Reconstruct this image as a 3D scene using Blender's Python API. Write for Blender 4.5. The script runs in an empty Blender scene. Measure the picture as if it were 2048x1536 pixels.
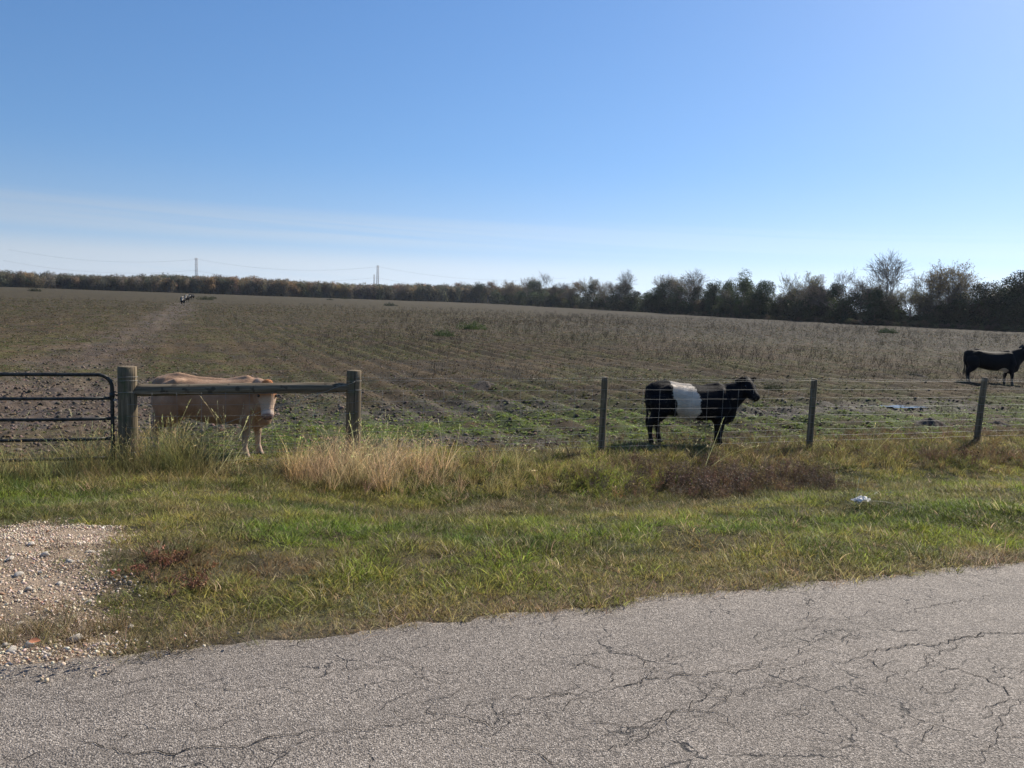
import bpy, bmesh, math, random
import numpy as np
from mathutils import Vector, Matrix
random.seed(7); rng = np.random.default_rng(7)
scene = bpy.context.scene
COL = scene.collection
rad = math.radians

# ------------------------------------------------------------------ camera, sky, sun, exposure
FPX, PITCH, ROLL, CZ = 1577.0, rad(6.03), rad(2.12), 1.62
cam = bpy.data.cameras.new('camera'); camo = bpy.data.objects.new('camera', cam); COL.objects.link(camo)
cam.sensor_width = 36.0; cam.lens = 36.0*FPX/2048; cam.clip_start = .05; cam.clip_end = 6000
CAMROT = Matrix.Rotation(math.pi/2-PITCH, 3, 'X') @ Matrix.Rotation(ROLL, 3, 'Z')
camo.matrix_world = Matrix.Translation((0, 0, CZ)) @ CAMROT.to_4x4()
scene.camera = camo

SUN_AZ, SUN_EL = rad(43), rad(38)          # azimuth from +Y towards +X
sl = bpy.data.lights.new('sun', 'SUN'); so = bpy.data.objects.new('sun', sl); COL.objects.link(so)
sl.energy = 5.0; sl.angle = rad(.53); sl.color = (1, .91, .77)
sd = Vector((math.sin(SUN_AZ)*math.cos(SUN_EL), math.cos(SUN_AZ)*math.cos(SUN_EL), math.sin(SUN_EL)))
so.rotation_euler = sd.to_track_quat('Z', 'Y').to_euler()
scene.view_settings.view_transform = 'Standard'; scene.view_settings.look = 'None'
scene.view_settings.exposure = 0.5; scene.view_settings.gamma = 1
SKY_STRENGTH = .08; HAZE = .00008

w = bpy.data.worlds.new('World'); scene.world = w; w.use_nodes = True
nt = w.node_tree; nt.nodes.clear()
def N(nt, typ, **kw):
    n = nt.nodes.new(typ)
    for k, v in kw.items():
        if k.startswith('i_'):
            key = k[2:]; key = int(key) if key.isdigit() else key.replace('_', ' ')
            n.inputs[key].default_value = v
        else: setattr(n, k, v)
    return n
def L(nt, a, b): nt.links.new(a, b)
def math_node(nt, op, a, b=None, c=None, clamp=False):
    n = nt.nodes.new('ShaderNodeMath'); n.operation = op; n.use_clamp = clamp
    for i, v in enumerate((a, b, c)):
        if v is None: continue
        if isinstance(v, (int, float)): n.inputs[i].default_value = v
        else: nt.links.new(v, n.inputs[i])
    return n.outputs[0]
def mapr(nt, v, a, b, c=0., d=1., smooth=True):
    n = nt.nodes.new('ShaderNodeMapRange'); n.interpolation_type = 'SMOOTHSTEP' if smooth else 'LINEAR'
    nt.links.new(v, n.inputs[0])
    for i, x in enumerate((a, b, c, d)): n.inputs[i+1].default_value = x
    return n.outputs[0]
def mixc(nt, f, a, b, bt='MIX'):
    n = nt.nodes.new('ShaderNodeMix'); n.data_type = 'RGBA'; n.blend_type = bt; n.clamp_factor = True
    for i, v in ((0, f), (6, a), (7, b)):
        if isinstance(v, (int, float)): n.inputs[i].default_value = v
        elif isinstance(v, (tuple, list)): n.inputs[i].default_value = (*v[:3], 1)
        else: nt.links.new(v, n.inputs[i])
    return n.outputs[2]

sky = N(nt, 'ShaderNodeTexSky', sky_type='NISHITA', sun_disc=False)
sky.sun_elevation = SUN_EL; sky.sun_rotation = SUN_AZ
sky.altitude = 0; sky.air_density = 1.15; sky.dust_density = .25; sky.ozone_density = 3.2
tc = N(nt, 'ShaderNodeTexCoord'); lift = N(nt, 'ShaderNodeVectorMath', operation='MULTIPLY_ADD'); L(nt, tc.outputs['Generated'], lift.inputs[0]); lift.inputs[1].default_value = (1, 1, .9); lift.inputs[2].default_value = (0, 0, .13); L(nt, lift.outputs[0], sky.inputs[0])
sep = N(nt, 'ShaderNodeSeparateXYZ'); L(nt, tc.outputs['Generated'], sep.inputs[0])
el = math_node(nt, 'ARCSINE', sep.outputs[2]); az = math_node(nt, 'ARCTAN2', sep.outputs[0], sep.outputs[1])
def cirrus(su, sv, tilt, lo, hi, e0, e1, e2, e3, seed):
    cb = N(nt, 'ShaderNodeCombineXYZ')
    L(nt, math_node(nt, 'MULTIPLY', az, su), cb.inputs[0])
    L(nt, math_node(nt, 'MULTIPLY', math_node(nt, 'ADD', el, math_node(nt, 'MULTIPLY', az, tilt)), sv), cb.inputs[1])
    cb.inputs[2].default_value = seed
    no = N(nt, 'ShaderNodeTexNoise', i_Scale=1.0, i_Detail=5.0, i_Roughness=.55, i_Distortion=.35); L(nt, cb.outputs[0], no.inputs['Vector'])
    m = mapr(nt, no.outputs[0], lo, hi)
    m = math_node(nt, 'MULTIPLY', m, mapr(nt, el, e0, e1))
    return math_node(nt, 'MULTIPLY', m, mapr(nt, el, e2, e3, 1., 0.))
c1 = cirrus(1.3, 34, .05, .26, .46, .0, .010, .035, .062, 3.1)
c2 = cirrus(.9, 75, .03, .34, .52, .055, .070, .088, .105, 5.4)
cl = math_node(nt, 'MAXIMUM', math_node(nt, 'MULTIPLY', c1, .80), math_node(nt, 'MULTIPLY', c2, .50))
side = mapr(nt, az, -.35, .45, 1., .35)
cl = math_node(nt, 'MULTIPLY', cl, side)
cl = math_node(nt, 'ADD', math_node(nt, 'MULTIPLY', cl, .48), mapr(nt, el, -.03, .18, .50, 0.), clamp=True)
bw = N(nt, 'ShaderNodeRGBToBW'); L(nt, sky.outputs[0], bw.inputs[0])
hs = N(nt, 'ShaderNodeHueSaturation', i_Saturation=1.2, i_Hue=.505, i_Value=1.17); L(nt, sky.outputs[0], hs.inputs['Color'])
cw = N(nt, 'ShaderNodeCombineColor')
for i, k in enumerate((1.30, 1.42, 1.56)): L(nt, math_node(nt, 'MULTIPLY', bw.outputs[0], k), cw.inputs[i])
skyc = mixc(nt, cl, hs.outputs[0], cw.outputs[0])
bg = N(nt, 'ShaderNodeBackground', i_Strength=SKY_STRENGTH); L(nt, skyc, bg.inputs[0])
wo = N(nt, 'ShaderNodeOutputWorld'); L(nt, bg.outputs[0], wo.inputs[0])

# ------------------------------------------------------------------ survey helpers (photo pixel -> place on a level)
def ray(px, py): return CAMROT @ Vector(((px-1024)/FPX, -(py-768)/FPX, -1.))
def at(px, py, z=-.8):
    d = ray(px, py); t = (z-CZ)/d.z; return np.array((d.x*t, d.y*t))
def gp(px, py):
    z = -.5
    for _ in range(12):
        p = at(px, py, z); z = .5*z+.5*Hs(*p)
    return p
EU, EN, ET = np.array((.9415, .337)), np.array((-.337, .9415)), 3.79   # along the road edge, across it
def ut(x, y): return x*EU[0]+y*EU[1], x*EN[0]+y*EN[1]-ET
def xy(u, t):
    t = np.asarray(t)+ET; return u*EU[0]+t*EN[0], u*EU[1]+t*EN[1]
def hsh(ix, iy, s):
    h = (ix.astype(np.int64)*374761393 + iy.astype(np.int64)*668265263 + s*1274126177) & 0xffffffff
    h = ((h ^ (h >> 13))*1274126177) & 0xffffffff
    return ((h ^ (h >> 16)) & 0xffffff)/float(0xffffff)
def vn(x, y, s=0):
    ix = np.floor(x); iy = np.floor(y); fx = x-ix; fy = y-iy
    fx = fx*fx*(3-2*fx); fy = fy*fy*(3-2*fy)
    a = hsh(ix, iy, s); b = hsh(ix+1, iy, s); c = hsh(ix, iy+1, s); d = hsh(ix+1, iy+1, s)
    return (a*(1-fx)+b*fx)*(1-fy)+(c*(1-fx)+d*fx)*fy
def fbm(x, y, sc, s=0, o=3):
    r = 0; amp = 1; tot = 0
    for i in range(o):
        r = r+amp*vn(x*sc+17.3*i, y*sc-9.1*i, s+i); tot += amp; amp *= .5; sc *= 2.03
    return r/tot
def ss(a, b, v): v = np.clip((v-a)/(b-a), 0, 1); return v*v*(3-2*v)
FU = np.array((-.39, .921)); FW = np.array((.921, .39))                 # furrow direction and across
def blob(x, y, px, py, ru, rt, z=-.6, soft=.5, seed=1, nz=.5):
    c = at(px, py, z); u, t = ut(x, y); cu, ct = ut(*c)
    d = np.sqrt(((u-cu)/ru)**2+((t-ct)/rt)**2)+(fbm(x, y, 2.2, seed, 3)-.5)*2*nz
    return 1-ss(1-soft, 1+soft, d)
def gravel_mask(x, y):
    u, t = ut(x, y)
    e = fbm(x, y, 1.3, 41, 4)-.5
    m = (1-ss(-.70, -.38, u+t*.16+e*1.1))*(1-ss(2.3, 3.4, t+e*2.2+(u+1)*.0))
    return m*ss(-.35, -.05, t+e*.3)
TRAIL = [at(0, 800), at(120, 730), at(230, 690), at(310, 650), at(345, 625), at(368, 606)]
def trail_mask(x, y):
    d = np.full(np.shape(x), 1e9)
    for a, b in zip(TRAIL[:-1], TRAIL[1:]):
        ab = b-a; tt = np.clip(((x-a[0])*ab[0]+(y-a[1])*ab[1])/(ab@ab), 0, 1)
        d = np.minimum(d, np.hypot(x-a[0]-tt*ab[0], y-a[1]-tt*ab[1]))
    return (1-ss(.4, 2.4, d+(fbm(x, y, .5, 77, 3)-.5)*4))*.75
def mud_mask(x, y):
    u, t = ut(x, y)
    m = blob(x, y, 90, 800, 5.5, 5.0, -.8, .5, 5)
    m = np.maximum(m, .8*blob(x, y, 1790, 812, 3.6, 1.0, -.8, .6, 6, .9))
    m = np.maximum(m, blob(x, y, 1510, 822, 2.5, 1.0, -.8, .5, 8))
    m = np.maximum(m, .8*blob(x, y, 960, 885, 2.2, .9, -.8, .5, 7))
    m = np.maximum(m, .8*blob(x, y, 620, 830, 2.6, 1.2, -.8, .5, 9))
    m = np.maximum(m, .7*blob(x, y, 900, 815, 3.0, 1.2, -.8, .5, 11))
    return np.maximum(m, trail_mask(x, y)*.8)*ss(7.4, 8.4, t)
def H(x, y):
    x = np.asarray(x, float); y = np.asarray(y, float); u, t = ut(x, y)
    tt = np.maximum(t, 0)
    zr = -.03-.38*ss(.2, 3.8, tt)-.52*ss(2.2, 5.6, tt)+.13*ss(5.4, 7.4, tt)
    zl = -.03-.77*ss(.5, 8.0, tt)
    k = ss(-.8, 2.4, u); z = zl*(1-k)+zr*k
    z = np.where(t < 0, -.03+.018*np.minimum(-t, 2.5)-.05*ss(-.05, -.25, t), z)
    verge = ss(.1, .8, t)*(1-ss(7.2, 8.2, t))
    z = z+verge*(.17*(fbm(x, y, .9, 3, 3)-.5)+.07*(fbm(x, y, 4., 4, 2)-.5))
    fm = ss(7.4, 9.5, t); r = np.hypot(x, y)
    wv = x*FW[0]+y*FW[1]; fur = np.sin(2*math.pi*(wv/.98+.35*(fbm(x, y, .12, 21, 2)-.5)))
    fz = ss(12, 17, r)*(.2+.8*ss(0, 7, wv))*(.35+.65*ss(.35, .6, fbm(x, y, .07, 22, 2)))
    z = z+fm*(.062*fur*fz+.10*(fbm(x, y, 1.6, 23, 4)-.5)+.30*(fbm(x, y, .09, 24, 2)-.5)*ss(14, 40, r))
    mm = mud_mask(x, y)
    z = z+fm*mm*.16*(fbm(x, y, 3.4, 25, 3)-.5)-.05*mm*fm
    for px, py, rr, hh in MOUNDS:
        c = at(px, py, -.8); d2 = ((x-c[0])**2+(y-c[1])**2)/rr**2
        z = z+0*hh*np.exp(-d2)
    for px, py, ru, rt in PUDDLES:
        c = at(px, py, -.82); cu, ct = ut(*c)
        d = np.sqrt(((u-cu)/ru)**2+((t-ct)/rt)**2); z = z-(.07)*(1-ss(.7, 1.5, d))
    return z
MOUNDS = [(968, 774, .42, .20), (1858, 852, .34, .17), (1995, 850, .36, .13), (1830, 752, .6, .2)]
PUDDLES = [(1745, 806, .7, .15), (1785, 811, .8, .17), (1820, 817, .6, .12), (1512, 822, .6, .17)]
def Hs(x, y): return float(H(np.array([x]), np.array([y]))[0])

# ------------------------------------------------------------------ object helpers
def tag(o, label=None, cat=None, group=None, kind=None):
    for k, v in (('label', label), ('category', cat), ('group', group), ('kind', kind)):
        if v: o[k] = v
    return o
def empty(name, loc, rz=0, **kw):
    o = bpy.data.objects.new(name, None); COL.objects.link(o); o.empty_display_size = .2
    o.location = loc; o.rotation_euler = (0, 0, rz); return tag(o, **kw)
def mk_mesh(name, V, Fq, mats=(), smooth=False, midx=None):
    me = bpy.data.meshes.new(name)
    V = np.asarray(V, np.float32); me.vertices.add(len(V)); me.vertices.foreach_set('co', V.ravel())
    if isinstance(Fq, np.ndarray):
        k = Fq.shape[1]; lv = Fq.ravel(); ls = np.arange(0, len(lv), k); lt = np.full(len(Fq), k)
    else:
        lt = np.array([len(f) for f in Fq]); ls = np.concatenate([[0], np.cumsum(lt)[:-1]]); lv = np.concatenate([np.asarray(f) for f in Fq])
    me.loops.add(len(lv)); me.loops.foreach_set('vertex_index', lv.astype(np.int32))
    me.polygons.add(len(lt)); me.polygons.foreach_set('loop_start', ls.astype(np.int32)); me.polygons.foreach_set('loop_total', lt.astype(np.int32))
    if smooth: me.polygons.foreach_set('use_smooth', np.ones(len(lt), bool))
    if midx is not None: me.polygons.foreach_set('material_index', np.asarray(midx, np.int32))
    for m in mats: me.materials.append(m)
    me.update(calc_edges=True); me.validate(); return me
def add(name, me, parent=None, loc=None, **kw):
    o = bpy.data.objects.new(name, me); COL.objects.link(o)
    if parent: o.parent = parent
    if loc is not None: o.location = loc
    return tag(o, **kw)
def vcol(me, name, arr, dom='POINT'):
    a = me.attributes.new(name, 'FLOAT_COLOR', dom); arr = np.asarray(arr, np.float32)
    if arr.shape[1] == 3: arr = np.concatenate([arr, np.ones((len(arr), 1), np.float32)], 1)
    a.data.foreach_set('color', arr.ravel())
class MB:
    def __init__(s): s.V = []; s.F = []; s.n = 0
    def add(s, V, F):
        s.V.append(np.asarray(V, float)); s.F += [tuple(int(i)+s.n for i in f) for f in F]; s.n += len(V); return s
    def tube(s, path, r, n=8, cap=True, flat=1.0):
        path = [Vector(p) for p in path]; m = len(path); rr = r if hasattr(r, '__len__') else [r]*m
        V = []; F = []; ref = None
        for i, p in enumerate(path):
            d = (path[min(i+1, m-1)]-path[max(i-1, 0)]).normalized()
            if ref is None: ref = Vector((0, 0, 1)) if abs(d.z) < .9 else Vector((1, 0, 0))
            a = (ref-d*ref.dot(d)).normalized(); b = d.cross(a); ref = a
            for k in range(n):
                t = 2*math.pi*k/n; V.append(p+(a*math.cos(t)+b*math.sin(t)*flat)*rr[i])
        for i in range(m-1):
            for k in range(n): F.append((i*n+k, i*n+(k+1) % n, (i+1)*n+(k+1) % n, (i+1)*n+k))
        if cap: F.append(tuple(range(n-1, -1, -1))); F.append(tuple((m-1)*n+k for k in range(n)))
        return s.add([tuple(v) for v in V], F)
    def box(s, c, d, M=None):
        V = [Vector((c[0]+d[0]*i/2, c[1]+d[1]*j/2, c[2]+d[2]*k/2)) for i in (-1, 1) for j in (-1, 1) for k in (-1, 1)]
        if M: V = [M@v for v in V]
        return s.add([tuple(v) for v in V], [(0, 1, 3, 2), (4, 6, 7, 5), (0, 4, 5, 1), (2, 3, 7, 6), (0, 2, 6, 4), (1, 5, 7, 3)])
    def mesh(s, name, mats=(), smooth=False): return mk_mesh(name, np.concatenate(s.V), s.F, mats, smooth)

# ------------------------------------------------------------------ materials
def new_mat(name):
    m = bpy.data.materials.new(name); m.use_nodes = True; nt = m.node_tree; nt.nodes.clear()
    out = N(nt, 'ShaderNodeOutputMaterial'); return m, nt, out
def pbsdf(nt, out, col, rough=.9, metal=0., spec=.3, normal=None):
    p = N(nt, 'ShaderNodeBsdfPrincipled'); p.inputs['Metallic'].default_value = metal
    p.inputs['Specular IOR Level'].default_value = spec
    if isinstance(rough, float): p.inputs['Roughness'].default_value = rough
    else: L(nt, rough, p.inputs['Roughness'])
    if isinstance(col, tuple): p.inputs['Base Color'].default_value = (*col, 1)
    else: L(nt, col, p.inputs['Base Color'])
    if normal: L(nt, normal, p.inputs['Normal'])
    L(nt, p.outputs[0], out.inputs[0]); return p
def noise(nt, scale, vec=None, detail=4., rough=.6, dist=0.):
    n = N(nt, 'ShaderNodeTexNoise', i_Scale=scale, i_Detail=detail, i_Roughness=rough, i_Distortion=dist)
    if vec is not None: L(nt, vec, n.inputs['Vector'])
    return n.outputs[0]
def ramp(nt, fac, stops):
    n = N(nt, 'ShaderNodeValToRGB'); cr = n.color_ramp
    while len(cr.elements) < len(stops): cr.elements.new(.5)
    for e, (p, c) in zip(cr.elements, stops): e.position = p; e.color = (*c, 1)
    L(nt, fac, n.inputs[0]); return n.outputs[0]
def bump(nt, h, strength=.5, dist=.01, prev=None):
    b = N(nt, 'ShaderNodeBump', i_Strength=strength, i_Distance=dist); L(nt, h, b.inputs['Height'])
    if prev: L(nt, prev, b.inputs['Normal'])
    return b.outputs[0]
def objco(nt): return N(nt, 'ShaderNodeTexCoord').outputs['Object']
def mapping(nt, v, scale): 
    m = N(nt, 'ShaderNodeMapping'); m.inputs['Scale'].default_value = scale; L(nt, v, m.inputs[0]); return m.outputs[0]

def mat_ground():
    m, nt, out = new_mat('soil_and_thatch'); co = objco(nt)
    at_ = N(nt, 'ShaderNodeAttribute', attribute_name='tint'); wet = N(nt, 'ShaderNodeAttribute', attribute_name='wet')
    v = math_node(nt, 'ADD', math_node(nt, 'MULTIPLY', noise(nt, 2.3, co, 6., .7), .9), math_node(nt, 'MULTIPLY', noise(nt, 23., co, 4., .7), .9))
    rw = N(nt, 'ShaderNodeMapping', i_Rotation=(0, 0, -math.atan2(FW[1], FW[0]))); L(nt, co, rw.inputs[0]); st = noise(nt, 1., mapping(nt, rw.outputs[0], (1.1, .10, 1.)), 6., .7)
    v = math_node(nt, 'ADD', v, math_node(nt, 'MULTIPLY', math_node(nt, 'SUBTRACT', st, .5), .9))
    v = mapr(nt, v, .55, 1.25, .35, 1.75, False)
    col = mixc(nt, 1., at_.outputs[0], v, 'MULTIPLY')
    hgt = math_node(nt, 'ADD', noise(nt, 14., co, 6., .7), math_node(nt, 'MULTIPLY', noise(nt, 60., co, 3., .6), .4))
    ro = mapr(nt, wet.outputs['Fac'], 0., 1., .95, .42, False)
    pbsdf(nt, out, col, ro, 0., .22, bump(nt, hgt, .8, .05)); return m
def mat_blade(name, trans=.5, rough=.55, attr='tint', var=.45, spec=.25):
    m, nt, out = new_mat(name)
    ti = N(nt, 'ShaderNodeAttribute', attribute_name=attr, attribute_type='INSTANCER')
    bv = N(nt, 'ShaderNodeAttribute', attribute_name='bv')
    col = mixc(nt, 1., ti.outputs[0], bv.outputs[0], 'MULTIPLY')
    p = N(nt, 'ShaderNodeBsdfPrincipled'); p.inputs['Roughness'].default_value = rough; p.inputs['Specular IOR Level'].default_value = spec
    L(nt, col, p.inputs['Base Color'])
    tr = N(nt, 'ShaderNodeBsdfTranslucent'); L(nt, col, tr.inputs[0])
    mx = N(nt, 'ShaderNodeMixShader', i_0=trans); L(nt, p.outputs[0], mx.inputs[1]); L(nt, tr.outputs[0], mx.inputs[2])
    L(nt, mx.outputs[0], out.inputs[0]); return m
def mat_road():
    m, nt, out = new_mat('worn_chip_seal'); co = objco(nt)
    vo = N(nt, 'ShaderNodeTexVoronoi', i_Scale=155., i_Randomness=1.); L(nt, co, vo.inputs['Vector'])
    vo2 = N(nt, 'ShaderNodeTexVoronoi', i_Scale=240.); L(nt, co, vo2.inputs['Vector'])
    sc = N(nt, 'ShaderNodeSeparateColor'); L(nt, vo.outputs['Color'], sc.inputs[0])
    stone = ramp(nt, sc.outputs[0], [(0., (.135, .115, .096)), (.35, (.225, .193, .162)), (.75, (.315, .272, .23)), (1., (.52, .46, .395))])
    gap = mapr(nt, vo.outputs['Distance'], .46, .80)
    col = mixc(nt, gap, stone, (.075, .065, .056))
    rr_ = N(nt, 'ShaderNodeMapping', i_Rotation=(0, 0, -math.atan2(EU[1], EU[0]))); L(nt, co, rr_.inputs[0]); big = noise(nt, 1., mapping(nt, rr_.outputs[0], (.35, 1.5, 1)), 6., .65)
    col = mixc(nt, 1., col, mapr(nt, big, .3, .7, .80, 1.16, False), 'MULTIPLY')
    # small random crazing
    wv = N(nt, 'ShaderNodeVectorMath', operation='ADD'); L(nt, co, wv.inputs[0])
    nn = N(nt, 'ShaderNodeTexNoise', i_Scale=5., i_Detail=4.); L(nt, co, nn.inputs['Vector'])
    sm = N(nt, 'ShaderNodeVectorMath', operation='SCALE'); sm.inputs['Scale'].default_value = .22; L(nt, nn.outputs['Color'], sm.inputs[0]); L(nt, sm.outputs[0], wv.inputs[1])
    ve = N(nt, 'ShaderNodeTexVoronoi', feature='DISTANCE_TO_EDGE', i_Scale=2.4); L(nt, wv.outputs[0], ve.inputs['Vector'])
    line = mapr(nt, ve.outputs['Distance'], .004, .014, 1., 0.)
    msk = mapr(nt, noise(nt, 1.6, co, 3., .6), .45, .56)
    line = math_node(nt, 'MULTIPLY', line, msk)
    line = math_node(nt, 'MULTIPLY', line, mapr(nt, noise(nt, 40., co, 2.), .4, .55))
    col = mixc(nt, math_node(nt, 'MULTIPLY', line, .85), col, (.03, .028, .026))
    h = math_node(nt, 'SUBTRACT', math_node(nt, 'SUBTRACT', 1., vo.outputs['Distance']), math_node(nt, 'MULTIPLY', line, 1.5))
    h = math_node(nt, 'ADD', h, math_node(nt, 'MULTIPLY', math_node(nt, 'SUBTRACT', 1., vo2.outputs['Distance']), .3))
    nr = bump(nt, h, .75, .006)
    nr = bump(nt, noise(nt, 3., co, 4.), .25, .05, nr)
    pbsdf(nt, out, col, .8, 0., .3, nr); return m
def mat_wood(name='weathered_post_wood', base=(.165, .128, .082)):
    m, nt, out = new_mat(name); co = objco(nt)
    st = noise(nt, 1., mapping(nt, co, (38, 38, 1.6)), 5., .65)
    kn = noise(nt, 4., co, 4.)
    col = ramp(nt, st, [(.28, tuple(b*.45 for b in base)), (.5, base), (.75, tuple(b*1.9 for b in base))])
    col = mixc(nt, mapr(nt, kn, .5, .72), col, (.09, .10, .05))
    ck = noise(nt, 1., mapping(nt, co, (60, 60, .9)), 2., .5)
    crack = mapr(nt, ck, .62, .68)
    col = mixc(nt, math_node(nt, 'MULTIPLY', crack, .7), col, (.02, .017, .014))
    pbsdf(nt, out, col, .88, 0., .2, bump(nt, math_node(nt, 'SUBTRACT', st, crack), .6, .01)); return m
def mat_plain(name, col, rough=.6, metal=0., spec=.4, ns=30., amt=.35, bmp=.3, bd=.003):
    m, nt, out = new_mat(name); co = objco(nt); n = noise(nt, ns, co, 4.)
    c = mixc(nt, 1., col, mapr(nt, n, .3, .7, 1-amt, 1+amt, False), 'MULTIPLY')
    pbsdf(nt, out, c, rough, metal, spec, bump(nt, n, bmp, bd)); return m
M_GROUND = mat_ground(); M_ROAD = mat_road(); M_WOOD = mat_wood()
M_BLADE = mat_blade('grass_blade'); M_WEED = mat_blade('weed_leaf', .35, .6); M_TWIG = mat_blade('dry_twig', .15, .8)
M_STONE = mat_blade('gravel_stone', 0., .85)
M_WIRE = mat_plain('galvanised_wire', (.30, .30, .285), .6, .25, .3, 40., .25)
M_GATE = mat_plain('dark_gate_paint', (.035, .033, .028), .5, 0., .4, 18., .9)

# ------------------------------------------------------------------ ground sheet
def field_tint(x, y):
    u, t = ut(x, y); n = len(x); r = np.hypot(x, y)
    soil = np.array((.088, .062, .036)); dark = np.array((.042, .034, .025)); green = np.array((.085, .090, .028)); tan = np.array((.12, .092, .056))
    c = np.tile(soil, (n, 1))
    def mx(c, col, m): m = np.clip(m, 0, 1)[:, None]; return c*(1-m)+np.asarray(col)*m
    g = fbm(x, y, .35, 51, 4); g2 = fbm(x, y, 1.9, 52, 3)
    wv = x*FW[0]+y*FW[1]; st = fbm(wv*1.0, (x*FU[0]+y*FU[1])*.06, .6, 53, 3)
    c = mx(c, tan, ss(.45, .75, st)*.55)
    c = mx(c, green, ss(.44, .60, g*.6+g2*.4)*(.45+.3*(1-ss(12, 60, r))))
    c = mx(c, dark, ss(.55, .72, fbm(x, y, .8, 54, 4))*.6)
    # olive left half, further out
    c = mx(c, (.060, .048, .024), ss(40, 90, r)*.8*(1-ss(-.2, .35, np.arctan2(x, y))))
    c = mx(c, (.024, .019, .014), ss(30, 90, r)*.8*ss(-.2, .35, np.arctan2(x, y)))
    near = ss(8.2, 9.0, t)*(1-ss(12, 15, t+3*(fbm(x, y, .6, 55, 2)-.5)))*ss(-2.5, 1.5, u)
    c = mx(c, (.085, .13, .03), near*ss(.35, .55, fbm(x, y, 1.6, 56, 3))*.8)
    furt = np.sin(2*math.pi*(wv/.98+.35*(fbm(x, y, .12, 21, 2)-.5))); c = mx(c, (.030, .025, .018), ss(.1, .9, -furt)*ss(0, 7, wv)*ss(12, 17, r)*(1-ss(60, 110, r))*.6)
    c = c*.64*np.array((1.08, 1.03, .80))
    m = mud_mask(x, y)
    lm = ss(-.5, -3., u)
    c = mx(c, (.045, .036, .028), m*.85*(1-lm)); c = mx(c, (.115, .084, .06), m*.8*lm)
    c = mx(c, (.075, .06, .052), m*ss(.5, .6, g2)*.7)
    # thatch of the verge
    v = 1-ss(7.5, 8.6, t+(g2-.5)*1.5)
    th = np.array((.070, .055, .028))[None]*np.ones((n, 1)); th = mx(th, (.05, .05, .02), ss(.45, .6, g2))
    c = c*(1-v[:, None])+th*v[:, None]
    gm = gravel_mask(x, y); c = mx(c, (.23, .175, .125), gm)
    c = mx(c, (.12, .095, .065), (1-ss(.0, .3, t))*ss(-.5, 0, t)*.8*(1-gm))
    return c, m
def build_ground():
    cx, cy = 0., -1.
    a = np.concatenate([np.linspace(-180, -46, 50)[:-1], np.linspace(-46, 46, 760), np.linspace(46, 180, 50)[1:]])
    rr = np.concatenate([np.geomspace(1.5, 9, 60)[:-1], np.geomspace(9, 60, 330)[:-1], np.geomspace(60, 700, 110)[:-1], np.geomspace(700, 5000, 10)])
    A, R = np.meshgrid(np.radians(a), rr); X = cx+np.sin(A)*R; Y = cy+np.cos(A)*R
    x = X.ravel(); y = Y.ravel(); z = H(x, y); V = np.stack([x, y, z], 1)
    na, nr = len(a), len(rr); i = np.arange(nr-1)[:, None]*na+np.arange(na-1)[None]
    Fq = np.stack([i, i+na, i+na+1, i+1], -1).reshape(-1, 4)[:, ::-1]
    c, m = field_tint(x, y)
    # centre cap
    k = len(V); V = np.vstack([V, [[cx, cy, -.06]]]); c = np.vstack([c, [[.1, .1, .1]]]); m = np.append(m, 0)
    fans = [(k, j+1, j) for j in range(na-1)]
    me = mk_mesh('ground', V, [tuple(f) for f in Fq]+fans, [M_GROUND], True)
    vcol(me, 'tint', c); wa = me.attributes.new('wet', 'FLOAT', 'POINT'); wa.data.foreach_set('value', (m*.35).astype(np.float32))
    return add('ground', me, kind='structure', label='rough brown and green pasture and grassy verge')
build_ground()

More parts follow.
